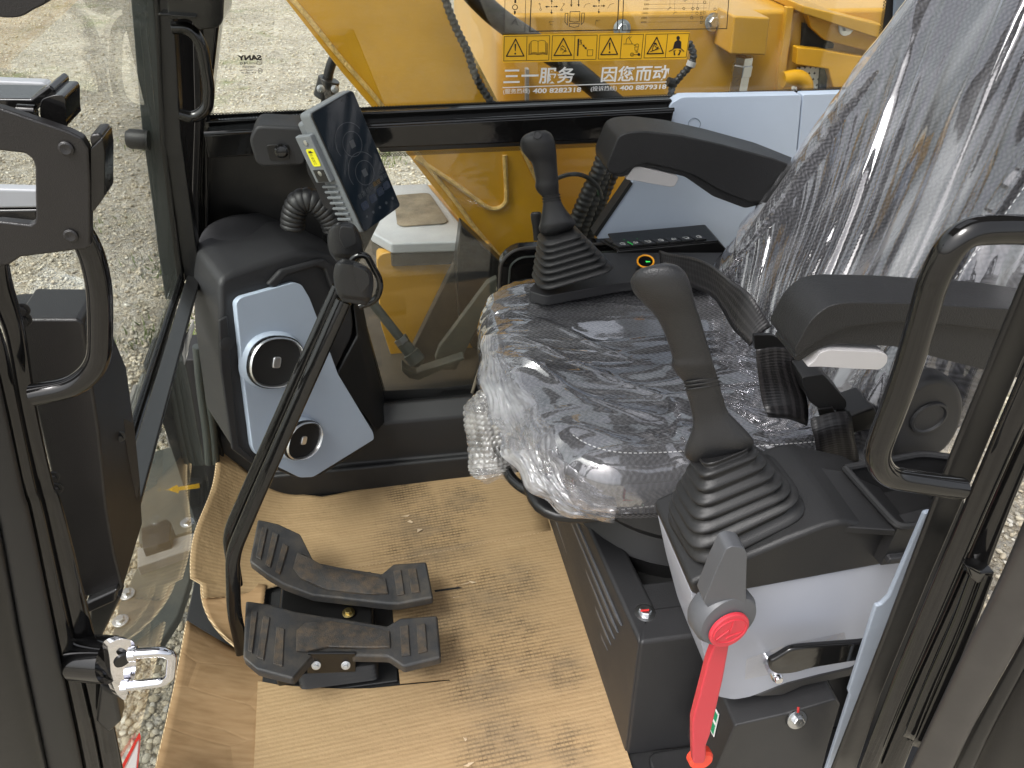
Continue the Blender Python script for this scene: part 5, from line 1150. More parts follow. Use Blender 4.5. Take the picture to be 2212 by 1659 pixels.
# near pedestal box
bxn = thing('battery_cover', 'dark grey plastic box with a zinc bolt under the near console', 'box', at(1650, 1640, Y=.55))
nb_ = pts([(1587, 1568), (1700, 1542), (1806, 1511), (1816, 1522), (1790, 1610), (1762, 1720), (1530, 1720), (1548, 1659)], Y=.515)
MB().prism(rounded(nb_, .004, 2), (0, .10, 0)).build('box_shell', dark_plastic, bxn, bevel=.008, seg=4)
MB().prism(pts([(1600, 1548), (1700, 1524), (1800, 1490), (1690, 1490), (1590, 1524)], Y=.57), (0, .02, 0)).build('top_slot', matte_black, bxn)
MB().lathe(at(1722, 1556, Y=.514), (0, -1, .25), [(-.004, .016), (.002, .016), (.003, .014)], 24).build('boss', dark_plastic, bxn)
hexbolt(at(1720, 1553, Y=.511), (0, -1, .45), .0085, .010, steel, bxn, label='zinc bolt with a red paint mark')
MB().prism(pts([(1722, 1528), (1727, 1528), (1726, 1540), (1722, 1540)], Y=.5125), (0, .0006, 0)).build('paint_mark', red_ink, bxn)
PG = plane3(at(1587, 1568, Y=.515), at(1548, 1659, Y=.515), at(1587, 1568, Y=.515)+np.array([-.0, .1, 0]))
gl4 = [p + np.array([-.0025, 0, 0]) for p in pts([(1540, 1517), (1556, 1543), (1545, 1592), (1528, 1560)], P=PG)]
gsn = MB().prism(gl4, (.001, 0, 0)).build('exit_sign', white_ink, None, smoothed=False)
tag(gsn, 'small green and white sticker on the box behind the red lever', 'sticker')
gc = sum(gl4)/4
o = MB().prism([gc+(p-gc)*.86+np.array([-.0006, 0, 0]) for p in [gl4[0]*.45+gl4[3]*.55, gl4[1]*.45+gl4[2]*.55, gl4[2], gl4[3]]], (.0004, 0, 0)).build('sign_panel', green_ink, gsn, smoothed=False)
o = MB().prism([gc+(p-gc)*.86+np.array([-.0006, 0, 0]) for p in [gl4[0], gl4[1], gl4[1]*.62+gl4[2]*.38, gl4[0]*.62+gl4[3]*.38]], (.0004, 0, 0)).build('sign_panel', green_ink, gsn, smoothed=False)
o = MB().prism([gc+(p-gc)*.42+np.array([-.0012, .004, .012]) for p in gl4], (.0004, 0, 0)).build('sign_mark', white_ink, gsn, smoothed=False)
# black lever on the console side
sl_ = thing('adjuster_lever', 'flat glossy black lever on the side of the lavender console', 'lever', at(1700, 1430, Y=.5))
MB().prism(rounded(pts([(1661, 1440), (1664, 1430), (1676, 1424), (1709, 1404), (1735, 1400), (1868, 1390), (1902, 1385), (1897, 1419), (1865, 1426), (1750, 1445), (1715, 1456), (1680, 1458), (1666, 1452)], Y=.485), .010, 4), (0, .009, 0)).build('lever_bar', gloss_black, sl_, bevel=.0044, seg=4)
MB().lathe(at(1664, 1436, Y=.525), (0, -1, .1), [(0, .008), (.02, .008), (.026, .005)], 24).build('pivot_bolt', chrome, sl_)
tp_ = film_mat('clear_tape', haze=.03, gloss=.35, bumpS=.15)
q4 = pts([(1612, 1424), (1700, 1392), (1824, 1366), (1832, 1400), (1700, 1450), (1609, 1468)], Y=.5275)
mb = MB(); mb.add(q4, [tuple(range(6))]); mb.uv = np.array([(p[0], p[2]) for p in q4]); tag(mb.build('clear_tape', tp_), 'strip of clear tape under the flat black lever', 'tape')

# ================================================================== joysticks
def boot(corners_top, corners_bot, n, mat, parent, bulge=.10, k=5):
    """square bellows: stacked rounded lips from the base square to the neck"""
    R = []; Cb, Ct = sum(corners_bot)/4, sum(corners_top)/4
    prof = []
    for i in range(n):
        t0, t1 = i/n, (i+1)/n
        prof += [(t0+.02/n, -.15), (t0+.12/n, .0), (t0+.26/n, .05), (t0+.46/n, .045), (t0+.60/n, .0), (t0+.76/n, -.08), (t0+.97/n, -.16)]
    for t, g in prof:
        tt = t**.92
        q = [b*(1-tt)+c*tt for b, c in zip(corners_bot, corners_top)]; c = sum(q)/4
        q = [c + (p-c)*(1+g) for p in q]; L_ = min(np.linalg.norm(q[j]-q[j-1]) for j in range(4))
        R.append(rounded(q, L_*.30, k))
    return MB().rings(R).build('boot', mat, parent, angle=180)
def joystick(pairs, Y, ratio, neck, base, n, label, loc, bulge_pairs=None):
    r = thing('joystick', label, 'joystick', loc, 'control joysticks')
    pairloft(pairs, ratio, n=32, k=2.25, sm=4, Y=Y).build('grip', grip_plastic, r, angle=180)
    pairloft(neck, ratio*1.0, n=32, k=2.6, sm=4, Y=Y).build('neck', grip_plastic, r, angle=180)
    return r
def groove(pr, Y, parent, ratio):
    for l, rr_ in pr:
        a, b = at(*l, Y=Y), at(*rr_, Y=Y); c = (a+b)/2; h = (b-a)/2*1.012; dv = nrm(c-CAM); dv = nrm(dv-nrm(h)*np.dot(dv, nrm(h)))
        MB().tube([c + x*h + y*np.linalg.norm(h)*ratio*1.012*dv for x, y in se(28, 2.4)], .0011, 6, closed=True).build('groove', matte_black, parent)
lp_ = [((1404, 574), (1436, 567)), ((1380, 582), (1462, 573)), ((1366, 597), (1480, 588)), ((1362, 612), (1490, 610)), ((1369, 632), (1497, 636)), ((1389, 655), (1503, 660)), ((1412, 678), (1511, 682)), ((1427, 702), (1518, 706)), ((1439, 730), (1526, 733)), ((1449, 760), (1535, 763)), ((1452, 775), (1539, 777)), ((1450, 789), (1542, 788)), ((1458, 803), (1545, 798)), ((1470, 817), (1548, 808)), ((1480, 828), (1551, 818))]
ln_ = [((1480, 826), (1550, 816)), ((1482, 845), (1555, 833)), ((1489, 872), (1562, 860)), ((1496, 905), (1572, 887)), ((1494, 928), (1588, 905)), ((1484, 955), (1612, 930)), ((1478, 975), (1627, 950)), ((1484, 990), (1626, 964)), ((1505, 1003), (1610, 982)), ((1530, 1004), (1590, 992))]
YJ = .60
jl = joystick(lp_, YJ, .72, ln_, None, 7, 'near joystick with textured grip on a pleated black boot', at(1590, 1150, Y=YJ))
groove([((1480, 826), (1550, 816)), ((1482, 834), (1552, 824)), ((1483, 842), (1554, 832))], YJ, jl, .72)
# boot lips: (left, near, right) corner of each square, from the base up
def pleats(lips, ys, mat, parent):
    ZZ = lambda p: (1036.9+p[0]*.5315, 431.7+p[1]*.5315)
    Q = []; n = len(lips)
    for i, (l, nn_, r) in enumerate(lips):
        t = i/(n-1); yl, yn, yr = [a_*(1-t)+b_*t for a_, b_ in zip(*ys)]
        l, nn_, r = at(*ZZ(l), Y=yl), at(*ZZ(nn_), Y=yn), at(*ZZ(r), Y=yr); Q.append([nn_, r, r+l-nn_, l])
    R = []
    def ring(q, g, dz=0):
        c = sum(q)/4; q = [c + (p-c)*(1+g) + np.array([0, 0, dz]) for p in q]; L_ = min(np.linalg.norm(q[j]-q[j-1]) for j in range(4)); R.append(rounded(q, L_*.30, 5))
    for i in range(n):
        nx = Q[min(i+1, n-1)]; mid = [a_*.5+b_*.5 for a_, b_ in zip(Q[i], nx)]
        pv = Q[max(i-1, 0)]; lo_m = [a_*.65+b_*.35 for a_, b_ in zip(Q[i], pv)]
        ring(lo_m, -.10 if i else 0, -.002); ring(Q[i], .012, -.0016); ring(Q[i], .035, .0); ring(Q[i], .02, .0028)
        ring([a_*.75+b_*.25 for a_, b_ in zip(Q[i], nx)], -.03, .001); ring(mid, -.11 if i < n-1 else -.3, .0)
    return MB().rings(R).build('boot', mat, parent, angle=180)
pleats([((745, 1262), (890, 1502), (1350, 1277)), ((750, 1215), (870, 1440), (1320, 1225)), ((765, 1185), (875, 1376), (1285, 1195)), ((780, 1152), (880, 1316), (1250, 1160)), ((805, 1120), (890, 1256), (1215, 1120)), ((825, 1085), (900, 1196), (1180, 1080)), ((845, 1050), (905, 1136), (1145, 1040)), ((870, 1025), (920, 1085), (1105, 1010))],
       ((.635, .532, .546), (.615, .568, .582)), rubber, jl)
# far joystick
rp = [((1150, 284), (1178, 281)), ((1133, 292), (1190, 288)), ((1125, 303), (1197, 301)), ((1124, 315), (1200, 316)), ((1130, 330), (1202, 332)), ((1147, 350), (1203, 350)), ((1153, 368), (1204, 368)), ((1157, 390), (1206, 388)), ((1156, 403), (1207, 401)), ((1161, 414), (1207, 410)), ((1171, 424), (1208, 420))]
rn = [((1172, 422), (1208, 418)), ((1173, 438), (1212, 434)), ((1171, 458), (1222, 452)), ((1167, 478), (1235, 468)), ((1164, 493), (1243, 479)), ((1170, 505), (1240, 489)), ((1188, 511), (1228, 498))]
YR = 1.22
jr = joystick(rp, YR, .8, rn, None, 7, 'far joystick standing before the yellow boom beside the switch panel', at(1230, 600, Y=YR))
groove([((1172, 424), (1209, 420)), ((1172, 430), (1210, 426)), ((1173, 436), (1211, 432))], YR, jr, .8)
nbc = at(1172, 634, Y=1.155); rbc = at(1332, 588, Y=1.155); lbc = at(1146, 590, Y=1.25)
ctop = at(1205, 500, Y=YR); e1 = nrm(rbc-nbc); e2 = nrm(lbc-nbc); tw = .031
print('bootR', np.linalg.norm(rbc-nbc), np.linalg.norm(lbc-nbc))
boot([ctop + tw*(-e1-e2), ctop + tw*(e1-e2), ctop + tw*(e1+e2), ctop + tw*(-e1+e2)], [nbc, rbc, rbc+(lbc-nbc), lbc], 7, rubber, jr)
MB().lathe(at(1161, 292, Y=YR-.028), nrm(at(1161, 285, Y=YR-.02)-at(1163, 300, Y=YR)), [(0, .007), (.002, .0068), (.0022, .0055), (.0012, .005)], 20).build('top_button', grip_plastic, jr)
sk = pairloft([((1150, 458), (1166, 457)), ((1146, 463), (1170, 462)), ((1147, 475), (1170, 474)), ((1150, 490), (1170, 488)), ((1153, 520), (1170, 520))], .9, n=18, k=2.4, sm=3, Y=1.36).build('control_knob', rubber)
tag(sk, 'small black knob lever behind the far joystick', 'knob')

# red safety lever
rl = thing('safety_lever', 'red safety lever with dark grey handle beside the console', 'lever', at(1510, 1650, Y=.47))
RY = .475
MB().prism(rounded(pts([(1569, 1186), (1583, 1180), (1608, 1184), (1614, 1196), (1612, 1280), (1612, 1300), (1595, 1320), (1535, 1320), (1520, 1300), (1548, 1230)], Y=RY), .004, 3), (0, .022, 0)).build('handle', handle_grey, rl, bevel=.006, seg=4)
hc_ = at(1565, 1348, Y=RY-.004); hr0 = 70/F*np.linalg.norm(hc_-CAM)*.98
MB().lathe(hc_ + np.array([0, .028, 0]), (.15, -1, .12), [(0, hr0*.92), (.006, hr0), (.022, hr0), (.029, hr0*.90), (.030, hr0*.7)], 48).build('handle_hub', handle_grey, rl)
dn = nrm([.15, -1, .12]); dc_ = at(1573, 1358, Y=RY-.008)
MB().lathe(dc_, dn, [(0, hr0*.64), (.003, hr0*.64), (.004, hr0*.61)], 48).build('red_disc', red_plastic, rl)
du_ = nrm(np.cross([0, 0, 1], dn)); du_ = du_ if du_[0] > 0 else -du_; dv_ = np.cross(dn, du_); dv_ = dv_ if dv_[2] > 0 else -dv_
dp_ = lambda u, v, h=.0042: dc_ + du_*u*hr0*.62 + dv_*v*hr0*.62 + dn*h
MB().tube([dp_(math.cos(t)*.86, math.sin(t)*.70) for t in np.linspace(0, 6.283, 40, endpoint=False)], .0009, 6, closed=True).build('embossed_mark', red_plastic, rl)
for q in [[(0.08, .72), (-.05, -.10), (.12, -.15), (.20, .5)], [(-.78, -.35), (-.05, -.0), (-.1, .14), (-.7, -.25)], [(-.10, -.30), (.70, -.22), (.5, -.36), (-.2, -.42)]]:
    MB().prism([dp_(u, v, .0035) for u, v in q], dn*.0016).build('embossed_mark', red_plastic, rl, bevel=.0004, seg=1)
MB().prism(rounded(pts([(1543, 1396), (1577, 1388), (1562, 1470), (1534, 1590), (1526, 1610), (1525, 1640), (1520, 1650), (1497, 1650), (1496, 1610), (1496, 1560), (1530, 1430)], Y=RY+.006), .004, 2), (0, .012, 0)).build('red_arm', red_plastic, rl, bevel=.0025)
MB().lathe(at(1508, 1628, Y=RY+.03), (.1, -1, .1), [(0, .018), (.01, .018), (.014, .015)], 32).build('pivot_disc', orange_red, rl)

# ================================================================== armrests
def armrest(prof, Y0, dy, label, under, lev, loc):
    r = thing('armrest', label, 'armrest', loc, 'seat armrests')
    MB().prism(rounded(pts(prof, Y=Y0), .010, 4), (0, dy, 0)).build('pad', arm_plastic, r, bevel=.014, seg=5)
    MB().prism(rounded(pts(under, Y=Y0+.007), .006, 3), (0, dy-.012, 0)).build('under_shell', arm_plastic, r, bevel=.006)
    MB().prism(rounded(pts(lev, Y=Y0+.004), .004, 3), (0, .03, 0)).build('tilt_lever', light_grey, r, bevel=.004)
    return r
armrest([(1752, 690), (1790, 660), (1830, 653), (1960, 655), (2184, 668), (2340, 690), (2340, 770), (2170, 716), (2060, 702), (1940, 695), (1830, 705), (1770, 735), (1722, 770), (1716, 755)], .575, .058, 'near armrest with grained black foam above the near console',
        [(1718, 770), (1760, 730), (1800, 690), (1940, 680), (2060, 690), (2170, 700), (2340, 740), (2340, 850), (2120, 798), (1990, 764), (1930, 748), (1805, 743), (1768, 753), (1726, 782), (1716, 776)],
        [(1741, 793), (1758, 782), (1772, 762), (1792, 756), (1902, 761), (1918, 767), (1916, 785), (1902, 799), (1850, 797), (1772, 792)], at(1950, 740, Y=.6))
armrest([(1335, 296), (1352, 287), (1390, 283), (1470, 292), (1560, 312), (1671, 342), (1780, 385), (1780, 440), (1660, 440), (1615, 436), (1560, 415), (1500, 380), (1450, 365), (1390, 352), (1335, 380), (1313, 372), (1311, 354)], 1.235, .085, 'far armrest with grained black foam beside the blue trim panel',
        [(1390, 352), (1450, 364), (1500, 379), (1560, 414), (1650, 440), (1610, 450), (1540, 424), (1480, 382), (1400, 360), (1340, 384), (1320, 374)],
        [(1351, 388), (1360, 376), (1370, 362), (1384, 361), (1462, 379), (1466, 385), (1458, 403), (1448, 404), (1370, 390)], at(1480, 350, Y=1.27))

# ================================================================== right console and trims
tp2 = thing('side_trim_panel', 'pale blue grey trim panel behind the far armrest', 'trim panel', at(1500, 400, Y=1.43))
MB().prism(rounded(pts([(1449, 224), (1473, 210), (1732, 205), (1724, 290), (1712, 420), (1700, 620), (1350, 620), (1288, 510), (1365, 395), (1424, 300)], Y=1.425), .006, 3), (0, .03, 0)).build('front_section', blue_plastic, tp2, bevel=.008, seg=4)
MB().prism(rounded(pts([(1735, 205), (2200, 190), (2250, 640), (1703, 620), (1715, 420), (1727, 290)], Y=1.425), .004, 3), (0, .03, 0)).build('rear_section', blue_plastic, tp2, bevel=.005)
MB().tube([at(1500+13*math.cos(t), 268+13*math.sin(t), Y=1.4245) for t in np.linspace(0, 6.283, 28, endpoint=False)], .0007, 5, closed=True).build('cap_outline', blue_dark, tp2)
MB().prism(pts([(1283, 507), (1289, 512), (1367, 397), (1362, 392)], Y=1.423), (0, .03, 0)).build('edge_seal', matte_black, tp2)
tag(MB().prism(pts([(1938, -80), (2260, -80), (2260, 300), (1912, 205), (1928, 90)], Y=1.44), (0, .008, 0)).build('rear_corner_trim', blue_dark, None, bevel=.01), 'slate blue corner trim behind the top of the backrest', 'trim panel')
rcn = thing('right_console', 'black right hand console with switch panel and orange ringed dial', 'console', at(1400, 570, Y=1.3))
zc_ = at(1230, 615, Y=1.2)[2]
MB().prism(rounded(pts([(1140, 628), (1180, 640), (1330, 612), (1400, 604), (1640, 600), (1640, 545), (1310, 545), (1200, 560)], Z=zc_), .01, 3), (0, 0, -.02)).build('console_top', dark_plastic, rcn, bevel=.008)
bxp = [at(1335, 539, Y=1.315), at(1553, 519, Y=1.315), at(1518, 498, Y=1.385), at(1297, 519, Y=1.385)]
MB().prism([bxp[0], bxp[1], bxp[2], bxp[3]], (0, 0, -.004)).build('switch_plate', satin_black, rcn, bevel=.001)
ft = [at(1333, 541, Y=1.314), at(1553, 520, Y=1.314), at(1572, 541, Y=1.31), at(1570, 600, Y=1.31), at(1410, 600, Y=1.31), at(1338, 550, Y=1.31)]
MB().prism(ft, (0, .08, 0)).build('switch_housing', satin_black, rcn, bevel=.004)
def bil(u, v, h=.0): 
    return (bxp[3]*(1-u)+bxp[2]*u)*(1-v) + (bxp[0]*(1-u)+bxp[1]*u)*v + np.array([0, 0, h])
for r_ in range(2):
    for c_ in range(7):
        u0, v0 = .02+c_*.125, .08 + r_*.46
        q = [bil(u0, v0), bil(u0+.115, v0), bil(u0+.115, v0+.40), bil(u0, v0+.40)]
        bt = MB().prism(q, (0, 0, .005)).build('switch_button', rubber, rcn, bevel=.0012, seg=2)
        on = (c_, r_) in ((1, 0), (2, 0), (1, 1))
        for k in range(3):
            MB().prism([bil(u0+.014+a_*.004, v0+.10+k*.11+b_*.022, .0053) for a_, b_ in ((-1, -1), (1, -1), (1, 1), (-1, 1))], (0, 0, .0006)).build('led', green_led if on else ui, bt)
        cu, cv = u0+.068, v0+.20
        shp = [[(-1, .2), (-.2, -.9), (.3, -.2), (1, -.6), (.8, .5), (0, .3), (-.5, .9)], [(-1, -.8), (.7, -.8), (1, 0), (.7, .8), (-.6, .8)], [(-.8, -.6), (.2, -1), (1, -.3), (.5, .9), (-.3, .4), (-1, .7)]][(c_+2*r_) % 3]
        cc_ = bil(cu, cv, .0053); pp_ = [bil(cu+a_*.022, cv+b_*.10, .0056) for a_, b_ in shp]
        MB().tube(pp_, .0006, 5, closed=True).build('symbol', white_ink, bt)
dl_ = at(1393, 575, Y=1.24)
da = nrm([-.12, -.35, 1])
di = MB().lathe(dl_ + np.array([0, 0, -.012]), da, [(0, .017), (.006, .017), (.008, .0155), (.022, .0150), (.024, .014)], 32).build('dial', rubber, rcn)
MB().lathe(dl_ + da*.011 + np.array([0, 0, -.0]), da, [(0, .0165), (.003, .0168), (.004, .0160), (.0035, .0138), (.001, .0135)], 36).build('orange_ring', pmat('orange_ring_plastic', (.80, .33, .01), .35), di)
MB().lathe(dl_ + da*.0125, da, [(0, .0134), (.0008, .0134)], 28).build('dial_face', gloss_black, di)
MB().prism([dl_ + da*.0135 + np.array([a_*.004+.004, b_*.004, 0]) for a_, b_ in ((-1, -1), (1, -1), (1, 1), (-1, 1))], da*.0003).build('lamp', green_led, di)
# dark glass fronted pocket between window and far joystick
gp = rounded(pts([(1078, 700), (1077, 640), (1082, 565), (1112, 538), (1330, 525), (1330, 700)], Y=1.40), [.01, .01, .03, .02, .004, .004], 5)
pk = MB().prism(gp, (0, .03, 0)).build('side_pocket', gloss_black, None, bevel=.004)
tag(pk, 'glossy black rounded panel between the lower window and far joystick', 'panel')
MB().tube(gp[1:-2], .0035, 8).build('panel_edge', tube_rubber, pk)
gi = rounded(pts([(1098, 700), (1097, 640), (1102, 572), (1124, 556), (1330, 543), (1330, 700)], Y=1.398), [.01, .01, .03, .02, .004, .004], 5)
MB().tube(gi[1:-2], .0022, 8).build('inner_bead', gasket, pk)
hz = thing('boom_hoses', 'bundle of black corrugated hoses between the boom and the blue trim', 'hoses', at(1270, 400, Y=1.75))
for i, (xa, xb, w) in enumerate([(1308, 1228, .018), (1322, 1250, .016), (1340, 1268, .016)]):
    corrugated(pts([(xa, 290), (xa-8, 350), ((xa+xb)/2-4, 430), (xb, 520), (xb-20, 600)], Y=1.70+i*.02), w, .014, .06, 14).build('hose', rubber, hz)
MB().tube(smooth(pts([(1195, 388), (1230, 377), (1262, 380), (1290, 402), (1300, 430)], Y=1.66), 8), .005, 10).build('cable', rubber, hz)

# ================================================================== seat belt
belt = thing('seat_belt', 'black woven seat belt with buckle lying across the wrapped seat', 'seat belt', at(1700, 800, Y=.78))
def belt_mat():
    m, nt, b = nodes('ribbed_black_webbing'); uv = N(nt, 'ShaderNodeUVMap'); sx = N(nt, 'ShaderNodeSeparateXYZ'); L(nt, uv.outputs[0], sx.inputs[0])
    a = N(nt, 'ShaderNodeMath', _operation='MULTIPLY'); L(nt, sx.outputs[1], a.inputs[0]); a.inputs[1].default_value = 31.4
    s_ = N(nt, 'ShaderNodeMath', _operation='SINE'); L(nt, a.outputs[0], s_.inputs[0])
    L(nt, ramp(nt, s_.outputs[0], [(0, (.010, .0095, .010)), (.6, (.024, .022, .023))]), b.inputs['Base Color']); b.inputs['Roughness'].default_value = .38
    c = N(nt, 'ShaderNodeMath', _operation='MULTIPLY'); L(nt, sx.outputs[0], c.inputs[0]); c.inputs[1].default_value = 1500.0
    d = N(nt, 'ShaderNodeMath', _operation='SINE'); L(nt, c.outputs[0], d.inputs[0]); bp = N(nt, 'ShaderNodeBump', Strength=.2, Distance=.0006); L(nt, d.outputs[0], bp.inputs['Height']); L(nt, bp.outputs[0], b.inputs['Normal']); return m
webbing = belt_mat()
def ribbon(rows, name, thick=.0013, n=8):
    A = smooth([at(*a, Y=y) for a, b, y in rows], n); B = smooth([at(*b, Y=y) for a, b, y in rows], n); G = []
    for i in range(len(A)):
        G.append([A[i]*(1-k/6)+B[i]*k/6 for k in range(7)])
    G = [[p + np.array([0, 0, .004*math.sin(i*.35)*(k/6-.5) + .0025*math.cos((k/6-.5)*5)]) for k, p in enumerate(r)] for i, r in enumerate(G)]
    mb = MB(); mb.grid(G); dl = np.concatenate([[0], np.cumsum([np.linalg.norm(A[i+1]-A[i]) for i in range(len(A)-1)])]); mb.uv = np.array([(dl[i], k/6) for i in range(len(A)) for k in range(7)])
    o = mb.build(name, webbing, belt, angle=180); m = o.modifiers.new('thickness', 'SOLIDIFY'); m.thickness = thick; return o
ribbon([((1425, 538), (1428, 596), 1.02), ((1478, 548), (1478, 610), .97), ((1540, 573), (1532, 632), .90), ((1588, 604), (1560, 668), .86), ((1626, 642), (1586, 706), .82), ((1668, 700), (1620, 748), .79)], 'upper_strap')
MB().prism(rounded(pts([(1629, 724), (1668, 724), (1700, 738), (1705, 752), (1690, 757), (1630, 755)], Y=.775), .003, 3), (0, .006, 0)).build('strap_slider', satin_black, belt, bevel=.002)
ribbon([((1634, 752), (1718, 752), .775), ((1636, 790), (1722, 795), .77), ((1641, 835), (1738, 842), .765), ((1650, 872), (1745, 880), .755), ((1656, 893), (1746, 908), .745), ((1664, 892), (1742, 915), .758), ((1664, 850), (1735, 870), .772)], 'hanging_loop')
bk = MB().prism(rounded(pts([(1730, 816), (1778, 808), (1830, 868), (1828, 884), (1776, 888), (1748, 868)], Y=.735), .006, 3), (0.0, .035, .004)).build('buckle', black_plastic, belt, bevel=.006)
MB().prism(pts([(1731, 813), (1768, 808), (1770, 811), (1733, 816)], Y=.742), (0, .018, .004)).build('release_button', red_plastic, bk, bevel=.001)
ribbon([((1752, 902), (1836, 886), .715), ((1757, 930), (1843, 915), .703), ((1763, 965), (1850, 950), .698), ((1772, 1003), (1856, 998), .700)], 'lower_webbing')
MB().prism(pts([(1768, 884), (1800, 880), (1810, 905), (1775, 910)], Y=.73), (0, .006, 0)).build('buckle_stalk', satin_black, belt, bevel=.002)

# ================================================================== right hand door jamb in the foreground
dj = thing('door_pillar', 'glossy black rear door pillar with grab handle in the right foreground', 'pillar', at(1800, 1659, Y=.42))
MB().prism(pts([(2207, 624), (2320, 380), (2420, 380), (2212, 780), (2124, 988), (2010, 1250), (1905, 1500), (1842, 1690), (1788, 1690), (1800, 1659), (1905, 1390), (2057, 988)], Y=.44), (0, .006, 0)).build('pillar_face', satin_black, dj, bevel=.004)
def column(pairs, Y, name, mat, ratio=.8, k=2.6):
    return pairloft(pairs, ratio, n=28, k=k, sm=5, Y=Y).build(name, mat, dj, angle=60)
column([((2340, 470), (2420, 480)), ((2212, 780), (2275, 795)), ((2124, 988), (2178, 1000)), ((1990, 1310), (2035, 1325)), ((1905, 1525), (1940, 1540)), ((1843, 1690), (1880, 1700))], .415, 'pillar_tube', gloss_black)
column([((2420, 480), (2480, 500)), ((2268, 800), (2335, 810)), ((2172, 1000), (2216, 1020)), ((2032, 1325), (2090, 1345)), ((1936, 1540), (1990, 1565)), ((1874, 1700), (1930, 1720))], .42, 'pillar_tube', gloss_black)
column([((2092, 1240), (2114, 1250)), ((2050, 1350), (2072, 1362)), ((1990, 1490), (2014, 1500)), ((1950, 1590), (1975, 1600))], .405, 'weld_seam', gloss_black)
column([((2122, 1240), (2146, 1248)), ((2080, 1350), (2106, 1358)), ((2020, 1490), (2048, 1500)), ((1968, 1610), (2000, 1620))], .40, 'hinge_flange', gloss_black)
MB().prism(pts([(2088, 1224), (2100, 1228), (2120, 1238), (2150, 1236), (2146, 1250), (2112, 1262), (2098, 1250)], Y=.40), (0, .02, 0)).build('corner_gusset', gloss_black, dj, bevel=.004)
MB().tube(pts([(2240, 950), (2212, 1022), (2119, 1230)], Y=.43), .0016, 8).build('glass_edge_seal', tube_rubber, dj)
column([((2230, 1080), (2370, 1120)), ((2160, 1245), (2270, 1275)), ((2085, 1400), (2180, 1430)), ((2010, 1560), (2095, 1585)), ((1935, 1720), (2020, 1745))], .36, 'rubber_seal', tube_rubber, .9, 2.2)
column([((2375, 1120), (2410, 1130)), ((2272, 1270), (2296, 1280)), ((2182, 1428), (2214, 1440)), ((2095, 1585), (2130, 1600)), ((2020, 1745), (2060, 1760))], .365, 'door_edge', satin_black)
column([((2410, 1180), (2560, 1300)), ((2290, 1285), (2400, 1400)), ((2205, 1450), (2350, 1540)), ((2120, 1610), (2260, 1720)), ((2050, 1760), (2200, 1850))], .35, 'door_skin', cover_brown, .35, 3.5)
MB().tube(fillet(pts([(2345, 505), (2180, 494), (2075, 500), (2020, 590), (1960, 800), (1890, 985), (1915, 1030), (1975, 1040), (2075, 1055)], Y=.40), .026, 6), .0098, 24).build('grab_handle', gloss_black, dj)
MB().prism(pts([(1998, 1110), (2010, 1107), (2030, 1110), (1920, 1400), (1830, 1659), (1810, 1700), (1772, 1700), (1786, 1659), (1836, 1503), (1833, 1494), (1888, 1322), (1893, 1310), (1903, 1307), (1920, 1290)], Y=.475), (0, .006, 0)).build('trim_edge', pmat('shade_tinted_trim_plastic', (.27, .31, .37), .45), dj, bevel=.002)  # darker copy of the blue trim colour, with its shade painted in
MB().tube(smooth(pts([(1900, 1690), (1905, 1600), (1935, 1592), (1975, 1600)], Y=.43), 6), .002, 8).build('cable', rubber, dj)
MB().prism(pts([(1964, 1604), (1972, 1608), (1958, 1650), (1944, 1652)], Y=.43), (0, .02, 0)).build('yellow_edge', yellow, dj, bevel=.003)
tag(MB().prism(pts([(1830, 1659), (1850, 1480), (1990, 1100), (2080, 1000), (2085, 1200), (1900, 1720)], Y=.60), (0, .01, 0)).build('kick_panel', matte_black), 'black panel in the gap between near console and door pillar', 'panel')

# ================================================================== left hand foreground
lpz = thing('front_door_pillar', 'glossy black front door pillar in the left foreground', 'pillar', at(150, 1400, Y=.5))
def col2(pairs, Y, name, mat, ratio=.8, k=2.8): return pairloft(pairs, ratio, n=28, k=k, sm=5, Y=Y).build(name, mat, lpz, angle=60)
col2([((-60, 420), (8, 480)), ((-30, 620), (26, 600)), ((10, 730), (56, 716)), ((38, 890), (80, 880)), ((72, 1050), (116, 1044)), ((90, 1110), (138, 1100)), ((150, 1380), (204, 1366)), ((196, 1590), (250, 1575)), ((225, 1740), (278, 1725))], .50, 'pillar_tube', gloss_black)
col2([((-110, 440), (-58, 430)), ((-60, 640), (-28, 630)), ((-20, 760), (14, 745)), ((12, 900), (44, 892)), ((45, 1060), (78, 1052)), ((62, 1116), (96, 1110)), ((118, 1390), (156, 1380)), ((162, 1600), (204, 1590)), ((190, 1750), (232, 1740))], .485, 'pillar_flange', gloss_black)
col2([((-150, 480), (-108, 470)), ((-100, 680), (-58, 670)), ((-60, 780), (-16, 765)), ((-40, 910), (16, 902)), ((-20, 1080), (52, 1064)), ((0, 1140), (68, 1122)), ((50, 1410), (124, 1394)), ((92, 1620), (168, 1604)), ((120, 1770), (198, 1750))], .47, 'rubber_seal', rubber)
col2([((-300, 780), (-62, 780)), ((-260, 950), (-36, 930)), ((-250, 1110), (-14, 1096)), ((-240, 1180), (6, 1160)), ((-220, 1450), (54, 1424)), ((-200, 1660), (98, 1636)), ((-190, 1790), (126, 1770))], .455, 'door_edge', satin_black, .5)
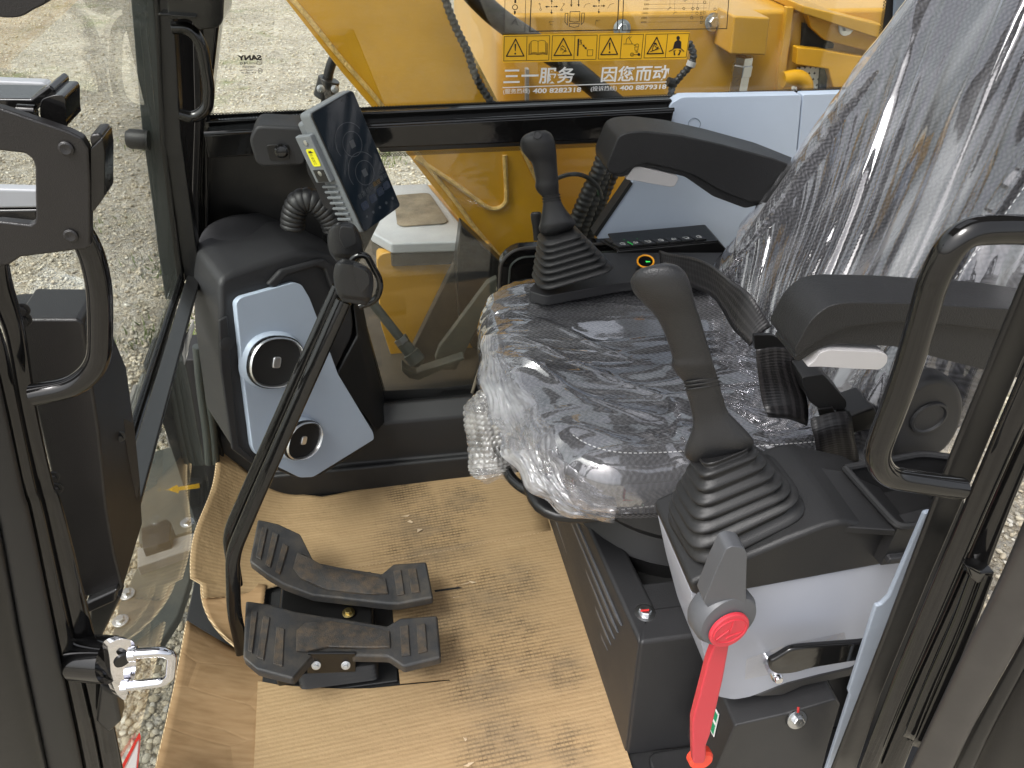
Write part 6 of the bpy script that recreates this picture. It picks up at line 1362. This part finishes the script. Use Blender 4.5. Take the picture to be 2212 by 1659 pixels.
# bracket with window
br_ = thing('latch_bracket', 'dark steel bracket plate with a square opening and two rivets', 'bracket', at(150, 420, Y=.47))
c_pl = pts([(-60, 224), (0, 234), (68, 257), (147, 284), (176, 298), (190, 322), (195, 400), (195, 532), (188, 538), (43, 556), (20, 572), (-60, 585), (-60, 482), (0, 479), (65, 486), (74, 480), (77, 470), (75, 362), (70, 345), (54, 332), (0, 326), (-60, 322)], Y=.47)
MB().prism(c_pl, (0, .008, 0)).build('plate', cover_brown, br_, bevel=.002)
for q in [(143, 321), (153, 509)]: MB().lathe(at(*q, Y=.4695), (0, -1, .1), [(0, .0042), (.001, .0042), (.0016, .003), (.0012, .0012)], 18).build('rivet', cover_brown, br_)
MB().prism(pts([(193, 321), (221, 296), (226, 330), (226, 425), (202, 458), (193, 455)], Y=.472), (0, .022, 0)).build('side_box', gloss_black, br_, bevel=.002)
MB().prism(pts([(193, 300), (196, 290), (216, 288), (223, 300), (197, 322)], Y=.473), (0, .02, 0)).build('box_cap', cover_brown, br_, bevel=.002)
MB().prism(rounded(pts([(220, 300), (234, 310), (238, 325), (232, 345), (222, 350)], Y=.49), .003, 3), (0, .01, 0)).build('latch_tongue', satin_black, br_, bevel=.002)
MB().prism(rounded(pts([(86, 228), (90, 214), (118, 205), (136, 206), (141, 215), (142, 262), (146, 276), (112, 268), (86, 258)], Y=.49), .003, 3), (0, .03, 0)).build('hinge_block', gloss_black, br_, bevel=.004)
MB().prism(pts([(-60, 212), (66, 214), (106, 184), (118, 194), (118, 206), (82, 230), (80, 240), (60, 240), (-60, 222)], Y=.50), (0, .03, 0)).build('hinge_arm', gloss_black, br_, bevel=.004)
MB().cyl(at(40, 240, Y=.49), at(78, 242, Y=.49), .004, 14).build('hinge_pin', gloss_black, br_)
MB().prism(pts([(-60, 172), (95, 178), (106, 186), (70, 212), (-60, 206)], Y=.55), (0, .01, 0)).build('reflection_bar', pale_reflection, br_, bevel=.002)  # this bar and the next are reflections on gloss black, built solid
MB().prism(pts([(-60, 406), (82, 410), (84, 450), (-60, 452)], Y=.55), (0, .01, 0)).build('reflection_bar', pale_reflection, br_, bevel=.002)
MB().prism(pts([(-60, 454), (84, 452), (84, 480), (-60, 500)], Y=.55), (0, .01, 0)).build('lower_bar', gloss_black, br_, bevel=.002)
gh = MB().tube(fillet(pts([(150, 470), (192, 530), (214, 610), (217, 700), (214, 785), (165, 835), (72, 853)], Y=.48), .03, 6), .0080, 24).build('grab_handle', gloss_black)
tag(gh, 'curved black grab handle below the bracket in the left foreground', 'handle')
cv = thing('motor_cover', 'large matte black sheet metal cover behind the left grab handle', 'cover', at(200, 1100, Y=.58))
cl = pts([(30, 690), (168, 690), (180, 700), (197, 817), (214, 934), (231, 1103), (248, 1200), (266, 1270), (258, 1278), (181, 1290), (130, 1110), (70, 860)], Y=.56)
cr = [p + np.array([.0, d, 0]) for p, d in zip(cl, [.05, .05, .05, .07, .10, .115, .11, .09, .09, .05, .05, .05])]
MB().rings([cl, cr]).build('cover_shell', cover_brown, cv, bevel=.020, seg=6)
MB().prism(pts([(-10, 664), (36, 658), (180, 659), (186, 672), (178, 700), (40, 700)], Y=.60), (0, .02, 0)).build('cover_lid', cover_brown, cv, bevel=.006)
for q, yy in [((257, 943), .62), ((120, 1055), .545), ((113, 1030), .545), ((50, 690), .545), ((46, 670), .545)]: hexbolt(at(*q, Y=yy), (0.4, -1, .1), .0035, .005, satin_black, cv)
tag(MB().prism(rounded(pts([(-60, -60), (120, -60), (99, 10), (72, 20), (50, 36), (20, 40), (-60, 30)], Y=.50), .006, 3), (0, .05, 0)).build('wiper_motor', cover_brown, None, bevel=.006), 'dark moulded part hanging into the top left corner', 'fitting')
st = thing('door_striker', 'shiny chrome U shaped door striker bolted to the front pillar', 'striker', at(290, 1440, Y=.47))
MB().cyl(at(170, 1420, Y=.49), at(240, 1425, Y=.48), .022, 28).build('striker_base', gloss_black, st)
sp_ = pts([(232, 1392), (262, 1378), (290, 1384), (296, 1410), (292, 1465), (276, 1500), (270, 1516), (252, 1500), (240, 1470), (236, 1420)], Y=.47)
MB().prism(rounded(sp_, .006, 3), (-.006, .004, 0)).build('striker_plate', chrome, st, bevel=.0015)
MB().lathe(at(262, 1424, Y=.468), (.6, -1, 0), [(0, .007), (.003, .007), (.0032, .003)], 20).build('bolt', satin_black, st)
MB().tube(fillet(pts([(285, 1412), (350, 1407), (372, 1416), (368, 1462), (352, 1473), (270, 1483)], Y=.462), .008, 5), .0048, 16).build('striker_loop', chrome, st)
for q in [(290, 1412), (274, 1483)]: MB().lathe(at(*q, Y=.463), at(q[0]+30, q[1]-2, Y=.462)-at(*q, Y=.463), [(-.004, .007), (.002, .007), (.003, .0055)], 18).build('collar', chrome, st)
MB().prism(pts([(215, 1480), (250, 1500), (262, 1560), (236, 1585), (205, 1560)], Y=.485), (0, .02, 0)).build('lower_block', satin_black, st, bevel=.004)
tag(MB().prism(pts([(195, 1290), (235, 1280), (262, 1290), (218, 1380), (190, 1380)], Y=.60), (0, .02, 0)).build('pillar_gusset', satin_black, None, bevel=.003), 'flat black steel end of the window bar below the motor cover', 'bracket')

# ================================================================== stickers and lettering on the right window
YD = YG - .0045
def z4(x, y, l=0): return at(1042.4 + x*.2232, y*.2232, Y=YD - l)
def flat(poly, name, mat, parent, l=.0004):
    mb = MB(); mb.add([z4(x, y, l) for x, y in poly], [tuple(range(len(poly)))]); return mb.build(name, mat, parent, smoothed=False)
def stroke(lines, w, name, mat, parent, l=.0006):
    mb = MB()
    for ln in lines:
        for (x0, y0), (x1, y1) in zip(ln[:-1], ln[1:]):
            d = math.hypot(x1-x0, y1-y0) or 1; nx, ny = -(y1-y0)/d*w/2, (x1-x0)/d*w/2; ex, ey = (x1-x0)/d*w*.35, (y1-y0)/d*w*.35
            mb.add([z4(x0-ex+nx, y0-ey+ny, l), z4(x1+ex+nx, y1+ey+ny, l), z4(x1+ex-nx, y1+ey-ny, l), z4(x0-ex-nx, y0-ey-ny, l)], [(0, 1, 2, 3)])
    return mb.build(name, mat, parent, smoothed=False)
def circ(cx, cy, r, n=20, a0=0, a1=360, sy=1): return [(cx+r*math.cos(math.radians(t)), cy+r*sy*math.sin(math.radians(t))) for t in np.linspace(a0, a1, n)]
def closed(p): return p + [p[0]]
ws = thing('warning_sticker', 'yellow strip of eight warning pictograms on the right window', 'sticker', z4(1100, 460))
flat([(205, 338), (2000, 310), (2009, 316), (1976, 566), (1966, 572), (198, 607), (192, 600), (198, 345)], 'sticker_backing', yellow_sign, ws, 0)
for fr4, dv4 in [([(210, 352), (650, 345), (640, 582), (205, 590)], [(430, 349), (425, 586)]), ([(677, 346), (1110, 339), (1097, 574), (667, 580)], [(895, 343), (883, 577)]), ([(1136, 340), (1558, 331), (1535, 565), (1120, 572)], [(1350, 336), (1331, 568)]), ([(1582, 331), (2002, 324), (1970, 553), (1562, 560)], [(1793, 328), (1768, 556)])]:
    stroke([closed(fr4), dv4], 5, 'pictogram_frame', ink, ws)
for a, b, c in [((320, 378), (230, 545), (400, 542)), ((783, 371), (692, 537), (860, 534)), ((1237, 367), (1145, 529), (1306, 525)), ((1687, 361), (1592, 521), (1750, 516))]:
    stroke([closed([a, b, c])], 11, 'warning_triangle', ink, ws)
for x, y in [(317, 425), (1230, 412)]:
    flat([(x-8, y), (x+9, y), (x+3, y+70), (x-4, y+70)], 'exclamation_mark', ink, ws); flat(circ(x-1, y+94, 9), 'exclamation_mark', ink, ws)
stroke([[(470, 512), (470, 400), (500, 390), (537, 398), (575, 389), (608, 398), (610, 512), (575, 505), (537, 515), (500, 506), (470, 514)], [(537, 398), (537, 515)], [(462, 412), (458, 425), (456, 522), (500, 515), (537, 524), (580, 514), (620, 522), (620, 410)], [(450, 425), (447, 530), (500, 523), (537, 530), (580, 522), (627, 528), (629, 420)]], 4, 'book_pictogram', ink, ws)
stroke([[(758, 490), (758, 455), (775, 445), (805, 470), (800, 500)], [(770, 440), (790, 452)], [(770, 470), (795, 490), (775, 515)], [(760, 470), (775, 480)], [(790, 500), (810, 498), (808, 485)]], 5, 'crush_pictogram', ink, ws)
flat([(921, 375), (937, 375), (926, 543), (913, 543)], 'distance_pictogram', ink, ws)
stroke([[(936, 428), (952, 428), (952, 385)], [(945, 398), (952, 382), (959, 398)], [(940, 405), (960, 410), (958, 430)], closed([(1017, 482), (1068, 481), (1063, 540), (1012, 541)])], 4, 'distance_pictogram', ink, ws)
stroke([[(975, 442), (1000, 466)]], 9, 'distance_pictogram', ink, ws)
flat([(966, 430), (990, 436), (972, 456)], 'distance_pictogram', ink, ws); flat([(1010, 478), (986, 472), (1004, 452)], 'distance_pictogram', ink, ws)
stroke([[(1365, 426), (1457, 425)], [(1388, 420), (1393, 378), (1412, 362), (1428, 385), (1447, 422)], [(1415, 360), (1428, 354)], [(1425, 372), (1442, 354)], closed([(1472, 455), (1506, 454), (1502, 486), (1475, 487)]), circ(1497, 440, 15, 14, 150, 400), circ(1447, 528, 16), [(1465, 432), (1472, 442), (1478, 430)], [(1475, 503), (1500, 502)], [(1492, 496), (1501, 502), (1492, 509)]], 4.5, 'lock_pictogram', ink, ws)
stroke([[(1462, 528), (1500, 528)], [(1447, 520), (1447, 536)]], 6, 'lock_pictogram', ink, ws); flat(circ(1513, 527, 14), 'lock_pictogram', ink, ws)
stroke([[(1622, 502), (1712, 470)], closed([(1640, 492), (1655, 440), (1672, 446), (1688, 470), (1660, 486)]), [(1660, 430), (1680, 425), (1690, 445)]], 6, 'rollover_pictogram', ink, ws); flat([(1655, 415), (1680, 412), (1690, 430), (1662, 434)], 'rollover_pictogram', ink, ws); flat([(1690, 455), (1706, 450), (1700, 470), (1686, 474)], 'rollover_pictogram', ink, ws)
flat(circ(1893, 368, 17, 20, 0, 360, 1.2), 'seated_person_pictogram', ink, ws); flat([(1884, 388), (1904, 388), (1924, 405), (1922, 474), (1885, 468), (1840, 476), (1858, 408)], 'seated_person_pictogram', ink, ws)
stroke([[(1806, 497), (1846, 478)], [(1925, 474), (1948, 496)]], 9, 'seated_person_pictogram', ink, ws)
flat([(1848, 490), (1876, 484), (1858, 500), (1868, 535), (1850, 536)], 'seated_person_pictogram', ink, ws); flat([(1895, 484), (1924, 488), (1905, 535), (1886, 535), (1908, 500)], 'seated_person_pictogram', ink, ws)
# clear operation charts above
oc_ = thing('operation_chart', 'clear chart with arrows and a seat outline above the warning sticker', 'sticker', z4(900, 150))
chart_film = haze_film('clear_sticker_film', .05, (.8, .75, .6), (.97, .97, .96), .05)
flat([(215, -260), (205, 325), (1320, 305), (1345, -260)], 'chart_film', chart_film, oc_, 0)
stroke([[(222, -260), (212, 312), (410, 308), (424, -260)]], 5, 'chart_frame', ink, oc_)
stroke([[(482, -260), (458, 303), (1304, 290), (1330, -260)]], 10, 'chart_frame', ink, oc_)
stroke([circ(314, 70, 24)], 7, 'ring_symbol', ink, oc_)
def arrow(x0, y0, x1, y1, w, hd):
    d = math.hypot(x1-x0, y1-y0); ux, uy = (x1-x0)/d, (y1-y0)/d; nx, ny = -uy, ux; mx_, my_ = x1-ux*hd, y1-uy*hd
    flat([(x0+nx*w, y0+ny*w), (mx_+nx*w, my_+ny*w), (mx_+nx*hd*.55, my_+ny*hd*.55), (x1, y1), (mx_-nx*hd*.55, my_-ny*hd*.55), (mx_-nx*w, my_-ny*w), (x0-nx*w, y0-ny*w)], 'arrow', ink, oc_)
arrow(317, 30, 317, -12, 9, 22); arrow(313, 105, 312, 145, 9, 22)
stroke([[(280, 240), (318, 180), (338, 238), (290, 225), (318, 182)], [(300, 205), (330, 215)]], 4, 'track_symbol', ink, oc_)
for cx, cy in [(668, 64), (1126, 57)]:
    arrow(cx-18, cy+1, cx-64, cy+2, 4, 22); arrow(cx+18, cy, cx+64, cy-1, 4, 22); arrow(cx, cy+28, cx-2, cy+75, 3, 22); arrow(cx+1, cy-22, cx+2, cy-70, 3, 22); flat(circ(cx, cy, 7), 'arrow', ink, oc_)
arrow(860, -20, 858, 68, 4, 24); arrow(931, -20, 929, 66, 4, 24)
stroke([closed([(848, 113), (942, 111), (938, 206), (890, 214), (842, 206)]), closed([(800, 130), (826, 129), (822, 243), (797, 212)]), closed([(960, 127), (986, 126), (980, 212), (954, 238)]), closed([(842, 228), (936, 224), (930, 254), (886, 265), (838, 255)])], 6, 'seat_outline', ink, oc_)
stroke([[(548, 35), (558, 60), (560, 82)], circ(561, 92, 9, 12), [(540, 38), (556, 30), (560, 46)], [(760, 90), (775, 60), (790, 40)], circ(764, 95, 9, 12), [(775, 36), (792, 34), (788, 52)], [(980, 75), (1000, 40), (1040, 35)], [(1210, 80), (1235, 42), (1272, 34)], [(640, 215), (665, 208), (690, 208)], [(648, 208), (655, 240), (680, 240)], [(1092, 235), (1100, 195), (1122, 215)], [(1100, 195), (1135, 195)]], 3.5, 'arm_symbol', ink, oc_)
mc = thing('maintenance_chart', 'clear maintenance interval chart at the top of the right window', 'sticker', z4(1800, 150))
flat([(1350, -260), (1345, 300), (2368, 280), (2410, -260)], 'chart_film', chart_film, mc, 0)
stroke([[(1376, -260), (1352, 293), (2363, 277), (2400, -260)]], 8, 'chart_frame', ink, mc)
for i, (t, x, y) in enumerate([('100h', 1565, 5), ('250h', 1560, 50), ('500h', 1552, 93), ('1000h', 1540, 135), ('2000h', 1533, 181), ('4000h', 1528, 223)]):
    o0, o1 = z4(x, y, .0006), z4(x+50, y-1, .0006)
    text(t, o0, o1-o0, (0, 0, 1), .0042, ink, 'interval_letters', mc, bold=.01, width=np.linalg.norm(z4(x+52+max(0, len(t)-4)*8, y)-z4(x, y)))
    stroke([[(1612-i*2, y-8), (2180-i*4, y-16)]], 2, 'chart_line', ink, mc)
stroke([circ(1948, 83, 11, 12), circ(2036, 83, 12, 12), circ(2080, 82, 12, 12), circ(2024, 172, 12, 12), circ(2075, 128, 12, 12), circ(1960, 0, 11, 12), circ(2250, 90, 12, 12), circ(2150, 20, 12, 12), [(1790, 98), (1812, 74), (1826, 72)], [(1842, 140), (1862, 118), (1876, 116)], closed([(2108, 115), (2124, 114), (2122, 138), (2106, 138)]), closed([(2138, 112), (2156, 111), (2154, 134), (2136, 135)]), closed([(2110, 160), (2130, 158), (2128, 184), (2108, 184)]), closed([(2110, 204), (2126, 203), (2124, 226), (2106, 226)])], 4, 'chart_symbol', ink, mc)
stroke([[(1815, 0), (1812, 74)], [(1860, 0), (1858, 110)], [(2040, 0), (2024, 160)], [(2085, 0), (2076, 116)], [(2145, 0), (2138, 112)], [(2200, 0), (2190, 90)]], 1.6, 'chart_line', ink, mc)
# service lettering
sv = thing('hotline_lettering', 'white service hotline lettering on the glass under the warning strip', 'lettering', z4(900, 760))
def tx(s_, x0, y0, x1, y1, h, bold, nm):
    a, b = z4(x0, y0, .0004), z4(x1, y1, .0004)
    text(s_, a, b-a, at(1200, 140, Y=YD)-at(1197.6, 170, Y=YD), h, white_ink, nm, sv, bold=bold, width=np.linalg.norm(b-a))
zsc = np.linalg.norm(z4(100, 700)-z4(100, 600))/100
tx('三一服务', 200, 800, 885, 785, zsc*168, .018, 'slogan')
tx('因您而动', 1143, 780, 1792, 760, zsc*164, .018, 'slogan')
stroke([[(197, 848), (1778, 793)]], 9, 'rule', white_ink, sv)
tx('(服务热线)', 198, 905, 455, 897, zsc*56, .008, 'hotline_label')
tx('400 8282318', 485, 901, 952, 888, zsc*66, .03, 'hotline_number')
tx('(投诉热线)', 1045, 878, 1297, 870, zsc*54, .008, 'hotline_label')
tx('400 8879318', 1324, 872, 1775, 857, zsc*64, .03, 'hotline_number')
# maker's glass stamp, printed on the outside and so reversed
gs = thing('glass_stamp', 'small black reversed glass stamp on the right window', 'lettering', at(540, 140, Y=YG))
def zs(x, y): return at(x, y, Y=YG-.002)
def tm(s_, x0, x1, y, h, bold=0):
    a, b = zs(x0, y), zs(x1, y-.8); text(s_, a, b-a, (0, 0, 1), h, ink, 'stamp_letters', gs, bold=bold, mirror=True, width=np.linalg.norm(b-a), lift=.0003)
ps = np.linalg.norm(zs(540, 110)-zs(540, 111))
tm('SANY', 514, 566, 130, 14.5*ps, .05)
tm('HLG', 519, 535, 139, 7*ps, .04); tm('E000199', 539, 552, 138, 4.8*ps)
tm('TEMPERED', 524, 553, 147, 6*ps, .01); tm('DOT866 AS2 M550', 521, 554, 153.5, 5*ps); tm('43R-000119', 522, 554, 159.5, 6*ps, .01)
def sring(cx, cy, rx, ry):
    mb = MB(); G = []
    for t in np.linspace(0, 6.283, 26): G.append([zs(cx+rx*k*math.cos(t), cy+ry*k*math.sin(t)) for k in (.86, 1.05)])
    mb.grid(G); mb.build('stamp_ring', ink, gs, smoothed=False)
sring(560, 136, 6, 4.4); sring(562, 153, 5.2, 5.2); tm('E4', 558.5, 565.5, 155.5, 6*ps, .02); tm('CCC', 556, 564, 138, 4.5*ps)
